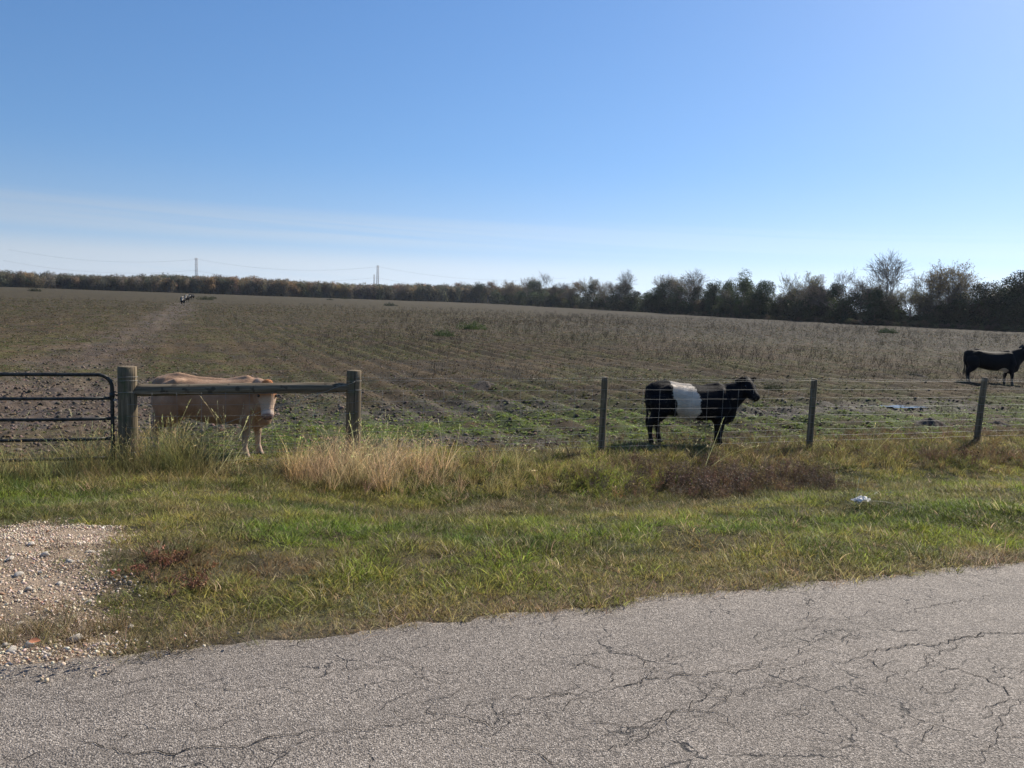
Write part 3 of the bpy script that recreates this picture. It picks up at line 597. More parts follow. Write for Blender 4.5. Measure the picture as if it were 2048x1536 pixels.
def gravel():
    x, y, u, t = jgrid(-6, 2.5, -.45, 3.9, .0175); gm = gravel_mask(x, y); e = fbm(x, y, 5, 95, 2)
    spill = np.exp(-((t+.02)/.12)**2)*(1-ss(-.8, .2, u))*.5*ss(.35, .5, e)
    k = rng.uniform(0, 1, len(x)) < np.maximum(gm*.9, spill); x, y, u, t = [a[k] for a in (x, y, u, t)]; n = len(x)
    coll = variants('gravel', [rock(i, .65) for i in range(6)], M_STONE)
    sc = .0042+.0095*rng.uniform(0, 1, n)**3
    P, ro, S = pack(x, y, sc, .5, -.002); onroad = t < 0; P[:, 2] += onroad*.062
    S = S*rng.uniform(.7, 1.3, (n, 3)); c = mixt(np.tile((.72, .61, .48), (n, 1)), (.42, .31, .22), rng.uniform(0, 1, n)); c = np.where((rng.uniform(0, 1, n) < .06)[:, None], np.array((.45, .26, .17)), c)
    scatter('gravel', coll, P, ro, S, jit(c, .15), rng.integers(0, 6, n), 'pale pinkish driveway gravel beside the road'); print('gravel', n)
    ms = mat_plain('pale_limestone', (.50, .45, .38), .85, 0., .3, 60., .3, .6, .004)
    meshes = [mk_mesh('stone', *rock(50+i, .6, 2)[:2], [ms]) for i in range(4)]
    big = [(150,1291,.034),(58,1301,.026),(24,1311,.024),(12,1299,.020),(36,1248,.02),(205,1300,.016),(180,1126,.03),(62,1108,.03),(90,1140,.03),(40,1185,.026),(230,1178,.022),(120,1200,.02),(178,1235,.018),(95,1322,.018),(262,1262,.018),(20,1150,.028),(140,1160,.025),(60,1215,.02)]
    STL = ['', 'rounded pale stone at the road edge between the leaf and the largest stone', 'pale stone just behind the rust-orange leaf', 'small pale stone at the far left of the road edge', 'pale stone behind the flattened dry tuft', 'small pale stone right of the largest one, at the road edge',
     'pale stone at the far end of the gravel, nearest the grass', 'pale stone in the far left of the gravel patch', 'pale stone at the far end of the gravel, left of the one nearest the grass', 'pale stone in the middle left of the gravel', 'pale stone on the gravel left of the reddish herb', 'pale stone in the very middle of the gravel patch',
     'small pale stone in front of the gravel middle', 'small pale stone nearest the asphalt, on the road edge', 'small stone between the gravel and the grassy corner by the road', 'pale stone at the left frame edge, far part of the gravel', 'pale stone a little behind the middle of the gravel', 'small pale stone just behind the dry tuft area, left part']
    for i, (px, py, s) in enumerate(big):
        z = -.05 if py > 1240 else -.12; p = at(px, py, z)
        o = add('stone', meshes[i % 4], loc=(p[0], p[1], Hs(*p)+s*.35), label=STL[i] if i else 'largest pale flat stone at the road edge beside the straw', cat='stone', group='larger stones on the gravel')
        o.scale = (s*random.uniform(.9, 1.3), s, s); o.rotation_euler = (random.uniform(-.3, .3), random.uniform(-.3, .3), random.uniform(0, 6))
    lf = mat_plain('rust_leaf', (.45, .18, .09), .7); p = at(68, 1311, -.02)
    V = [(-.02, 0, 0), (-.008, .012, .006), (.01, .013, .012), (.028, 0, .004), (.01, -.012, .010), (-.008, -.012, .004), (.0, 0, -.001)]
    add('fallen_leaf', mk_mesh('fallen_leaf', V, [(0, 6, 1), (1, 6, 2), (2, 6, 3), (3, 6, 4), (4, 6, 5), (5, 6, 0)], [lf]), loc=(p[0], p[1], Hs(*p)+.075), label='small rust-orange leaf on the stones at the road edge', cat='leaf').rotation_euler = (.5, .2, .6)
gravel()

def field_cover():
    # low green weeds and dead bits
    x, y = polar(9.5, 150, 230000, pw=.85); u, t = ut(x, y); r = np.hypot(x, y)
    g = fbm(x, y, .35, 51, 4)*.55+fbm(x, y, 1.9, 52, 3)*.45; mud = mud_mask(x, y)
    near = ss(7.6, 8.3, t)*(1-ss(12, 15, t+3*(fbm(x, y, .6, 55, 2)-.5)))*ss(-2.5, 1.5, u)
    k = (t > 8.0) & (rng.uniform(0, 1, len(x)) < np.clip(.30+.5*ss(.42, .6, g)+.8*near*ss(.34, .48, fbm(x, y, 1.6, 56, 3)), 0, 1)*(1-.72*mud)); x, y, u, t, r, g, near, mud = [a[k] for a in (x, y, u, t, r, g, near, mud)]; n = len(x)
    c = mixt(np.tile((.145, .11, .045), (n, 1)), (.105, .14, .03), ss(.40, .54, g)*.9); c = mixt(c, (.185, .235, .045), near*.95)
    c = c*(.76-.32*ss(25, 90, r)*ss(-.35, .2, np.arctan2(x, y))-.12*ss(30, 110, r))[:, None]*(1+.55*near)[:, None]
    c = mixt(c, (.09, .20, .03), .8*blob(x, y, 975, 780, 1.5, .9, -.8, .4, 96))
    br = rng.uniform(0, 1, n) < .55*(1-near*.75); c = np.where(br[:, None], np.array((.19, .14, .08))*rng.uniform(.5, 1.4, (n, 1)), c)
    coll = variants('field_weed', [rosette(16, .07, .012, 400+i, .9) for i in range(3)]+[blades(14, .03, .10, .06, .006, 1.1, .7, 2, 410+i) for i in range(3)], M_WEED)
    sc = rng.uniform(.45, 1.2, n)*(.75+1.2*ss(14, 110, r)); P, ro, S = pack(x, y, sc); S[:, 2] *= .8
    scatter('field_weed', coll, P, ro, S, jit(c, .3), rng.integers(0, 6, n), 'low patchy green weeds over the pasture'); print('weeds', n)
    # clods
    x, y = polar(10.2, 60, 60000, pw=.8); u, t = ut(x, y); mud = mud_mask(x, y); k = (t > 8.4) & (rng.uniform(0, 1, len(x)) < .25+.75*mud); x, y, u, t, mud = [a[k] for a in (x, y, u, t, mud)]; n = len(x)
    coll = variants('clod', [rock(70+i, .6) for i in range(5)], M_STONE)
    P, ro, S = pack(x, y, .012+.05*rng.uniform(0, 1, n)**3+.01*mud, .4, .004); S = S*rng.uniform(.7, 1.4, (n, 3))
    c = mixt(np.tile((.085, .065, .045), (n, 1)), (.15, .115, .085), rng.uniform(0, 1, n)); scatter('soil_clod', coll, P, ro, S, jit(c, .25), rng.integers(0, 5, n), 'broken clods of dark soil over the pasture')
    # dead standing stalks
    x, y = polar(17, 170, 30000, -34, 38, .75); r = np.hypot(x, y); a = np.degrees(np.arctan2(x, y)); u, t = ut(x, y)
    m = (.08+.62*ss(-22, 2, a))*ss(15, 45, r)*(.25+.75*ss(.42, .58, fbm(x, y, .13, 97, 3)))
    # stay on the near side of the hedge line
    hx = np.interp(a, HEDGE_A, HEDGE_R); k = (rng.uniform(0, 1, len(x)) < m) & (r < hx-4) & (trail_mask(x, y) < .3); x, y, r, a = [q[k] for q in (x, y, r, a)]; n = len(x)
    coll = variants('dead_stalk', [twiggy(4, .52, .30, .0045, 500+i, 2, .010, 6) for i in range(5)], M_TWIG)
    P, ro, S = pack(x, y, rng.uniform(.35, 1.15, n)*(.65+.5*ss(30, 90, r))); c = mixt(np.tile((.050, .041, .031), (n, 1)), (.030, .028, .017), rng.uniform(0, 1, n))
    scatter('dead_stalk', coll, P, ro, S, jit(c, .25), rng.integers(0, 5, n), 'grey-brown dead weed stalks standing across the pasture'); print('stalks', n)
    # a few distinct leafy clumps
    mt = mat_blade('clump_leaf', .3, .6)
    def clump(px, py, s, label, tint, seed):
        p = at(px, py, -.8); V, F, C = mound_leaves(seed); me = mk_mesh('weed_clump', V, F, [plain_leaf(tint)]); 
        o = add('weed_clump', me, loc=(p[0], p[1], Hs(*p)-.02), label=label, cat='weed clump', group='leafy weed clumps in the pasture'); o.scale = (s, s, s*.8); return o
    for i, (px, py, s, lb, ti) in enumerate([(945,660,2.2,'green leafy clump far out above the furrows',(.09,.13,.04)),(888,672,1.6,'small green clump left of the larger one above the furrows',(.08,.12,.04)),
        (1828,752,.9,'dark low clump left of the black cow at the right edge',(.05,.06,.03)),(1775,667,2.6,'dark green clump in front of the hedgerow at right',(.05,.08,.03)),(690,598,3.5,'dark clump near the far wood, right of the far cattle',(.06,.07,.03)),
        (410,600,3.,'dark low clump just right of the three far cattle',(.06,.07,.03)),(70,583,3.5,'leftmost dark clump near the far wood',(.05,.055,.03)),(425,598,2.4,'low clump standing right beside the cattle trail far out',(.06,.07,.03)),(1545,780,.6,'dark tuft right of the belted cow head',(.05,.06,.03)),
        (780,612,3.2,'grey-green clump left of the middle of the far field',(.07,.08,.05)),(660,600,2.4,'small dark clump at the foot of the far wood',(.05,.06,.03))]): clump(px, py, s, lb, ti, 600+i)
def mound_leaves(seed):
    r = np.random.default_rng(seed); n = 900; a = r.uniform(0, 6.28, n); lob = 1+.35*np.sin(a*2+seed)+.2*np.sin(a*5+seed*2); q = r.uniform(0, 1, n)**.5; z = r.uniform(0, 1, n)*np.sqrt(1-q**2*.9)*.30*(1+.4*np.sin(a*3+q*4+seed))
    P = np.stack([np.cos(a)*q*.5*lob, np.sin(a)*q*.35*lob, z], 1); up = r.normal(0, .5, (n, 3))+np.array((0, 0, 1.)); up /= np.linalg.norm(up, axis=1)[:, None]; s = np.cross(up, r.normal(0, 1, (n, 3))); s /= np.linalg.norm(s, axis=1)[:, None]
    V = np.stack([P-s*.012, P+s*.012, P+up*r.uniform(.04, .12, n)[:, None]], 1).reshape(-1, 3); return V, np.arange(n*3).reshape(-1, 3), None
def plain_leaf(col):
    m, nt, out = new_mat('clump_leaf'); co = objco(nt); n = noise(nt, 9., co, 3.); c = mixc(nt, 1., col, mapr(nt, n, .3, .7, .5, 1.5, False), 'MULTIPLY')
    p = pbsdf(nt, out, c, .6, 0., .25); tr = N(nt, 'ShaderNodeBsdfTranslucent'); L(nt, c, tr.inputs[0]); mx = N(nt, 'ShaderNodeMixShader', i_0=.3)
    L(nt, p.outputs[0], mx.inputs[1]); L(nt, tr.outputs[0], mx.inputs[2]); L(nt, mx.outputs[0], out.inputs[0]); return m
HPX = np.array([880, 1000, 1150, 1300, 1500, 1700, 1900, 2048, 2250, 2500]); HY = np.array([560, 480, 370, 286, 215, 182, 170, 163, 152, 140])
def hedge_pt(px, dy=0.):
    Y = float(np.interp(px, HPX, HY))+dy; d = ray(px, 640); return np.array((d.x/d.y*Y, Y))
_h = np.array([hedge_pt(p) for p in HPX]); HEDGE_A = np.concatenate([[-60], np.degrees(np.arctan2(_h[:, 0], _h[:, 1]))]); HEDGE_R = np.concatenate([[480], np.hypot(_h[:, 0], _h[:, 1])])
field_cover()

# mounds and puddles
def mounds():
    mm = mat_plain('crumbly_soil', (.075, .062, .052), .95, 0., .2, 20., .5, .9, .03)
    lab = ['low grassy soil mound in the middle of the pasture, left of the first line post', 'small grey-brown soil mound beyond the rightmost post, nearest the fence', 'flat dark soil mound at the right edge beyond the rightmost post', 'wide dark soil hump left of the black cow at right']
    for i, (px, py, rr, hh) in enumerate(MOUNDS):
        p = at(px, py, -.8); n = 26; R = np.linspace(0, 1, 12)[1:]; A = np.linspace(0, 2*math.pi, n, endpoint=False)
        V = [(0, 0, hh*1.0)]; 
        for r_ in R:
            for a in A:
                k = 1+.25*math.sin(a*2+i)+.12*math.sin(a*5+i*2); x_, y_ = math.cos(a)*r_*rr*k*1.5, math.sin(a)*r_*rr*k*1.2
                z_ = hh*math.exp(-2.6*r_*r_)-.10*r_+(float(fbm(np.array([x_+i*7]), np.array([y_]), 14., 33, 3)[0])-.5)*.09*(1-r_*.5); V.append((x_, y_, z_))
        F = [(0, 1+j, 1+(j+1) % n) for j in range(n)]+[(1+q*n+j, 1+(q+1)*n+j, 1+(q+1)*n+(j+1) % n, 1+q*n+(j+1) % n) for q in range(len(R)-1) for j in range(n)]
        add('soil_mound', mk_mesh('soil_mound', V, F, [mm], True), loc=(p[0], p[1], Hs(*p)+.0), label=lab[i], cat='soil mound', group='soil mounds in the pasture')
    m, nt, out = new_mat('muddy_water'); co = objco(nt); pbsdf(nt, out, (.05, .042, .034), .12, 0., .4, bump(nt, noise(nt, 14., co, 3.), .3, .02))
    for i, (px, py, ru, rt) in enumerate(PUDDLES):
        c = at(px, py, -.82); n = 48; cz = Hs(*c)+.05; V = []
        for j in range(n):
            a = 2*math.pi*j/n; k = .75+.5*float(fbm(np.array([math.cos(a)*2+i*9]), np.array([math.sin(a)*2]), 1.3, 44, 3)[0])
            q = EU*math.cos(a)*ru*k+EN*math.sin(a)*rt*k; V.append((q[0], q[1], 0))
        add('puddle', mk_mesh('puddle', V, [tuple(range(n))], [m]), loc=(c[0], c[1], cz), kind='structure')
mounds()

# ------------------------------------------------------------------ fence
def fence():
    z0 = -.8
    base = [(-1.29, 7.62), (1.66, 7.60), (5.65, 7.58), (9.77, 7.56), (13.75, 7.52), (17.8, 7.5)]
    pts = [np.array(xy(u, t)) for u, t in base]; gz = [Hs(*p) for p in pts]
    root = empty('wire_fence', (pts[0][0], pts[0][1], gz[0]), 0, label='woven wire fence on round wooden posts with a horizontal brace rail', cat='fence')
    O = Vector((pts[0][0], pts[0][1], gz[0]))
    def loc(p, z): return Vector((p[0], p[1], z))-O
    rs = [.115, .102, .052, .054, .056, .055]; tops = [.57, .575, .455, .42, .47, .45]
    # tops from the survey: height of post top above field level
    T = []
    lean = [(0, 0), (0, 0), (0, 0), (0, 0), (.03, 0), (0, 0)]
    for i, p in enumerate(pts):
        topz = z0+(1.37, 1.335, 1.255, 1.225, 1.27, 1.25)[i]; T.append(topz); r = rs[i]; n = 28 if i < 2 else 16; m = 14; V = []; F = []
        rr = np.random.default_rng(i+3)
        hgt = topz-(gz[i]-.15)
        for j in range(m+1):
            f = j/m
            for k in range(n):
                a = 2*math.pi*k/n; q = r*(1.04-.06*f)*(1+.035*math.sin(a*2+i)+.02*math.sin(a*5+f*3)+rr.normal(0, .008)); V.append((q*math.cos(a)+lean[i][0]*f*hgt, q*math.sin(a), f*hgt))
        F = [(j*n+k, j*n+(k+1) % n, (j+1)*n+(k+1) % n, (j+1)*n+k) for j in range(m) for k in range(n)]
        b = len(V)-n; nn = len(V)
        for k in range(n): v = V[b+k]; cx_ = lean[i][0]*hgt; V.append((cx_+(v[0]-cx_)*.93, v[1]*.93, hgt+.006))
        F += [(b+k, b+(k+1) % n, nn+(k+1) % n, nn+k) for k in range(n)]+[tuple(nn+k for k in range(n))]
        o = add('post', mk_mesh('post', V, F, [M_WOOD], True), root, loc(p, gz[i]-.15))
        if i == 0: tag(o, 'thick weathered gate post at the left end of the brace rail')
        if i == 1: tag(o, 'thick weathered brace post at the right end of the rail')
        if i == 4: tag(o, 'slim line post leaning to the right')
    # brace rail
    a = pts[0]; b = pts[1]; d = (b-a)/np.linalg.norm(b-a); za, zb = z0+1.055, z0+1.09
    pa, pb = a+d*.06-EN*.0, b-d*.06; path = []; rads = []
    for j in range(25):
        f = j/24; q = pa+(pb-pa)*f; path.append(loc(q, za+(zb-za)*f+.006*math.sin(f*3))); rads.append(.078*(1+.03*math.sin(f*17)+.02*math.sin(f*41))*(1 if f < .9 else 1-.28*(f-.9)/.1)*(1 if f > .03 else .92))
    me = MB().tube(path, rads, 20).mesh('rail', [mat_wood_h()], True); add('brace_rail', me, root, label='horizontal round wooden brace rail')
    # wires
    def wire(name, P, r=.0022, barb=False):
        mb = MB(); mb.tube(P, r, 4)
        if barb:
            for p, q in zip(P[:-1], P[1:]):
                for f in (.25, .75):
                    c = Vector(p)+(Vector(q)-Vector(p))*f
                    for k in range(2): dv = Vector((random.uniform(-.6, .6), random.uniform(-.6, .6), random.choice((-1, 1)))).normalized()*.018; mb.tube([c-dv, c+dv], .0014, 3)
        return add(name, mb.mesh(name, [M_WIRE]), root)
    hs = [1.215, 1.06, .905, .75, .60, .465, .345, .235, .135]
    front = -EN*.0
    def hline(i, j, h, sag=.008, n=9, wob=.004, dz=0):
        P = []
        for k in range(n+1):
            f = k/n; u = base[i][0]+(base[j][0]-base[i][0])*f; t = base[i][1]+(base[j][1]-base[i][1])*f; x_, y_ = xy(u, t-(rs[i]*(1-f)+rs[j]*f)-.004)
            lf = lean[j][0]*f*1.2*(h/1.25)+lean[i][0]*(1-f)*1.2*(h/1.25); P.append(loc((x_+lf, y_), z0+h-sag*4*f*(1-f)+random.uniform(-wob, wob)))
        return P
    # twist kinks between neighbouring wires are small; the top strand is barbed
    for (i, j) in ((0, 1), (1, 2), (2, 3), (3, 4), (4, 5)):
        for q, h in enumerate(hs):
            if (i, j) == (0, 1) and q < 1: continue
            hh = h-.02 if (i, j) == (0, 1) else h
            wire('horizontal_wire', hline(i, j, hh, .012 if q else .02, 12, .003), .0017 if j < 4 else .0019)
        if (i, j) != (0, 1): wire('barbed_wire', hline(i, j, (1.245, 1.235)[0] if i != 1 else 1.25, .02, 26, .002), .0014, True)
    for u in np.arange(base[0][0]+.3, base[3][0], .305):
        seg = 0 if u < base[1][0] else (1 if u < base[2][0] else 2); i, j = seg, seg+1; f = (u-base[i][0])/(base[j][0]-base[i][0]); t = base[i][1]+(base[j][1]-base[i][1])*f
        x_, y_ = xy(u, t-(rs[i]*(1-f)+rs[j]*f)-.004); top = 1.04 if seg == 0 else 1.06
        P = [loc((x_+random.uniform(-.004, .004), y_), z0+h) for h in np.linspace(top, .13, 9)]; wire('stay_wire', P, .0017)
    # two-strand diagonal brace wire, high at the right post, low at the gate post
    for s in (-.006, .006):
        P = []
        for k in range(31):
            f = k/30; q = b+(a-b)*f; tw = .009*math.sin(f*55+s*500); off = -EN*(.115*(1 if 0 < f < 1 else 1)); P.append(loc((q[0]+off[0], q[1]+off[1]+tw*.3), z0+1.19+(.22-1.19)*f+tw))
        wire('brace_wire', P, .002)
    # tie wraps round the two big posts
    for pi, h in ((0, 1.24), (0, 1.19), (1, 1.19), (0, .24), (1, 1.06), (0, 1.04)):
        mb = MB(); p = pts[pi]; P = [loc((p[0]+math.cos(t)*(rs[pi]*1.04), p[1]+math.sin(t)*(rs[pi]*1.04)), z0+h+.008*math.sin(t*1.5)) for t in np.linspace(0, 2*math.pi, 25)]
        mb.tube(P, .0024, 4, False); add('tie_wire', mb.mesh('tie_wire', [M_WIRE]), root)
def mat_wood_h():
    m, nt, out = new_mat('weathered_rail_wood'); co = objco(nt); rt = N(nt, 'ShaderNodeMapping', i_Rotation=(0, 0, -math.atan2(EU[1], EU[0])), i_Scale=(1.6, 38, 38)); 
    r1 = N(nt, 'ShaderNodeMapping', i_Rotation=(0, 0, -math.atan2(EU[1], EU[0]))); L(nt, co, r1.inputs[0]); v = mapping(nt, r1.outputs[0], (1.6, 38, 38))
    st = noise(nt, 1., v, 5., .65); col = ramp(nt, st, [(.28, (.07, .055, .036)), (.5, (.16, .13, .088)), (.75, (.31, .26, .18))])
    sp = N(nt, 'ShaderNodeTexNoise', i_Scale=9.); L(nt, co, sp.inputs['Vector']); col = mixc(nt, mapr(nt, sp.outputs[0], .6, .66, 0., .7), col, (.05, .04, .03))
    pbsdf(nt, out, col, .88, 0., .2, bump(nt, st, .6, .01)); return m
fence()

# ------------------------------------------------------------------ gate
def gate():
    uR = -1.475; uL = -5.3; z0 = -.8; p = np.array(xy(uR, 7.62)); root = empty('farm_gate', (p[0], p[1], z0), math.atan2(EU[1], EU[0]), label='dark tubular steel farm gate left of the thick gate post, closed', cat='gate')
    Lg = uL-uR; zt, zb, R = 1.265, .10, .17; P = []
    # frame loop: bottom right up, rounded, top, rounded, down left
    P += [(0, 0, zb)]+[(0, 0, z) for z in np.linspace(zb+.1, zt-R, 6)]
    P += [(-R+R*math.cos(a), 0, zt-R+R*math.sin(a)) for a in np.linspace(0, math.pi/2, 9)[1:]]
    P += [(x_, 0, zt) for x_ in np.linspace(-R-.2, Lg+R+.2, 10)]
    P += [(Lg+R-R*math.sin(a), 0, zt-R+R*math.cos(a)) for a in np.linspace(0, math.pi/2, 9)]+[(Lg, 0, z) for z in np.linspace(zt-R-.1, zb, 5)]
    add('frame', MB().tube(P, .0245, 12).mesh('frame', [M_GATE], True), root)
    for h in (.955, .685, .42, .165):
        add('rail', MB().tube([(x_, 0, h+.003*math.sin(x_*3)) for x_ in np.linspace(-.02, Lg+.02, 12)], .0215, 12).mesh('rail', [M_GATE], True), root)
    for x_ in (Lg*.5,):
        add('upright', MB().box((x_, .026, (zt+zb)/2), (.035, .004, zt-zb-.02)).mesh('upright', [M_GATE]), root)
    # hinge straps and gudgeon
    for h in (1.0, .25):
        mb = MB(); mb.tube([(.0, 0, h-.03), (0, 0, h+.03)], .033, 12); mb.tube([(.03, 0, h), (.24, 0, h)], .009, 8); mb.tube([(.075, 0, h-.03), (.075, 0, h+.045)], .011, 8)
        add('hinge', mb.mesh('hinge', [M_GATE], False), root)
    sil = mat_plain('worn_steel', (.5, .48, .45), .35, .8); mb = MB()
    for k in range(9):
        a = k*.8; c = Vector((.03+.011*k, -.03-.004*k, .93+.016*math.sin(k*.7)-.0015*k*k)); Q = [c+Vector((.012*math.cos(t), .004*math.sin(t*1+a), .009*math.sin(t))) for t in np.linspace(0, 2*math.pi, 11)]; mb.tube(Q, .0028, 5, False)
    add('chain', mb.mesh('chain', [sil]), root)
gate()

# ------------------------------------------------------------------ cattle
def ring_loft(rings, n=20):
    """rings: (centre, axis-up vector, half-up, half-side, side vector)"""
    V = []; F = []
    for c, up, hu, hs_, sv in rings:
        c = Vector(c); up = Vector(up).normalized(); sv = Vector(sv).normalized()
        for k in range(n):
            a = 2*math.pi*k/n; ca, sa = math.cos(a), math.sin(a); V.append(tuple(c+up*hu*ca+sv*hs_*sa))
    m = len(rings); F = [(i*n+k, i*n+(k+1) % n, (i+1)*n+(k+1) % n, (i+1)*n+k) for i in range(m-1) for k in range(n)]
    F += [tuple(range(n-1, -1, -1)), tuple((m-1)*n+k for k in range(n))]; return V, F
def chain_tube(mb, pts, n=14):
    mb.tube([p[:3] for p in pts], [p[3] for p in pts], n)
def cow_body(name, head_yaw=0., head_pitch=-.55, neck_up=0., fat=1., legs=None, neck_yaw=None, voxel=.016, neck_len=.40, head_k=1., neck_k=1.):
    """Young cow, +X forwards, feet at z = 0. Returns a smooth continuous mesh and the head matrix."""
    mb = MB(); Y = (0, 1, 0); Z = (0, 0, 1)
    prof = [(-.80, 1.00, .74, .07), (-.775, 1.06, .66, .13), (-.72, 1.115, .60, .18), (-.60, 1.14, .58, .235), (-.45, 1.14, .56, .25), (-.28, 1.115, .53, .275), (-.1, 1.095, .485, .315), (.1, 1.09, .465, .325), (.28, 1.10, .465, .305), (.42, 1.12, .47, .27), (.55, 1.135, .47, .24), (.66, 1.12, .485, .21), (.76, 1.08, .50, .18), (.84, 1.02, .58, .12)]
    mb.add(*ring_loft([((x_, 0, (t_+b_)/2), Z, (t_-b_)/2, h_*fat, Y) for x_, t_, b_, h_ in prof], 24))
    mb.tube([(-.62, 0, 1.10), (-.45, 0, 1.12), (-.2, 0, 1.08), (.2, 0, 1.06), (.5, 0, 1.11), (.62, 0, 1.06)], [.05, .06, .05, .05, .06, .05], 10)
    for s in (-1, 1):   # hips, pins, shoulders
        mb.tube([(-.34, s*.12, 1.06), (-.42, s*.19, 1.05), (-.60, s*.18, .98)], [.05, .068, .06], 10)
        mb.tube([(.52, s*.13, 1.06), (.55, s*.19, .9), (.6, s*.205, .72), (.55, s*.19, .6)], [.06, .09, .10, .08], 12)
    lg = legs or {}
    for key, s in (('fl', 1), ('fr', -1)):
        dx = lg.get(key, 0)
        LK = 0
        chain_tube(mb, [(.58, s*.15, .80, .12), (.55, s*.165, .64, .105), (.545+dx*.3, s*.16, .52, .092), (.55+dx*.6, s*.15, .42, .064), (.555+dx*.8, s*.145, .34, .058), (.55+dx*.9, s*.145, .29, .046), (.545+dx, s*.145, .17, .037), (.55+dx, s*.145, .11, .050), (.565+dx, s*.145, .07, .044), (.575+dx, s*.145, .03, .052), (.58+dx, s*.145, .005, .055)])
    for key, s in (('hl', 1), ('hr', -1)):
        dx = lg.get(key, 0)
        chain_tube(mb, [(-.58, s*.12, .90, .18), (-.56, s*.15, .76, .205), (-.54+dx*.2, s*.16, .63, .175), (-.58+dx*.5, s*.155, .52, .125), (-.63+dx*.8, s*.15, .44, .082), (-.655+dx*.9, s*.145, .385, .060), (-.645+dx, s*.145, .29, .046), (-.63+dx, s*.145, .17, .039), (-.62+dx, s*.145, .115, .052), (-.605+dx, s*.145, .07, .046), (-.59+dx, s*.145, .03, .054), (-.58+dx, s*.145, .005, .057)])
    # brisket
    mb.tube([(.45, 0, .52), (.62, 0, .50), (.74, 0, .55), (.80, 0, .66)], [.10, .115, .105, .08], 14)
    # neck
    ny = head_yaw*.45 if neck_yaw is None else neck_yaw
    n0 = Vector((.62, 0, .90)); nd = Vector((math.cos(ny)*neck_len, math.sin(ny)*neck_len, .17+neck_up)); n1 = n0+nd; rg = []
    side = Vector((-math.sin(ny), math.cos(ny), 0))
    for f, hu, hw in ((-.2, .30, .20), (.15, .285, .18), (.4, .26, .16), (.7, .215, .14), (1.0, .165, .125), (1.12, .12, .10)):
        c = n0+nd*f+Vector((0, 0, -.06*max(0, 1-f))); up = nd.cross(side)*-1 if nd.cross(side).z < 0 else nd.cross(side); sv = Vector((0, 1, 0)).lerp(side, max(0, min(1, f))); kk = 1-(1-neck_k)*min(1, max(0, f*1.6)); rg.append((c, up, hu*kk, hw*kk, sv))
    mb.add(*ring_loft(rg, 18))
    HM = Matrix.Translation(n1+Vector((0, 0, .055))) @ Matrix.Rotation(head_yaw, 4, 'Z') @ Matrix.Rotation(-head_pitch, 4, 'Y') @ Matrix.Scale(head_k, 4)
    # head loft in head space: +X to the muzzle, +Z forehead
    hp = [(-.10, .0, .08, .085), (-.05, .01, .125, .118), (.02, .0, .145, .128), (.09, -.015, .145, .13), (.155, -.025, .13, .115), (.22, -.03, .108, .093), (.28, -.035, .093, .082), (.335, -.04, .088, .084), (.38, -.045, .078, .082), (.41, -.047, .052, .06)]
    V, F = ring_loft([((x_, 0, z_), Z, hu, hw, Y) for x_, z_, hu, hw in hp], 18); V = [tuple(HM@Vector(v)) for v in V]; mb.add(V, F)
    # jaw + poll
    def hpnt(*a): return tuple(HM@Vector(a))
    mb.tube([hpnt(-.02, 0, -.10), hpnt(.12, 0, -.115), hpnt(.26, 0, -.105), hpnt(.34, 0, -.095)], [.085, .072, .052, .042], 12)
    mb.tube([hpnt(-.06, -.06, .085), hpnt(-.07, 0, .10), hpnt(-.06, .06, .085)], [.045, .05, .045], 10)
    for s in (-1, 1): mb.tube([hpnt(.07, s*.085, .045), hpnt(.14, s*.085, .03)], [.032, .026], 8)
    me = mb.mesh(name+'_raw'); ob = bpy.data.objects.new(name+'_raw', me); COL.objects.link(ob)
    rm = ob.modifiers.new('r', 'REMESH'); rm.mode = 'VOXEL'; rm.voxel_size = voxel; rm.use_smooth_shade = True
    sm = ob.modifiers.new('s', 'SMOOTH'); sm.factor = .5; sm.iterations = 8
    dg = bpy.context.evaluated_depsgraph_get(); dg.update(); res = bpy.data.meshes.new_from_object(ob.evaluated_get(dg)); res.name = name
    bpy.data.objects.remove(ob); bpy.data.meshes.remove(me)
    res.polygons.foreach_set('use_smooth', np.ones(len(res.polygons), bool))
    return res, HM
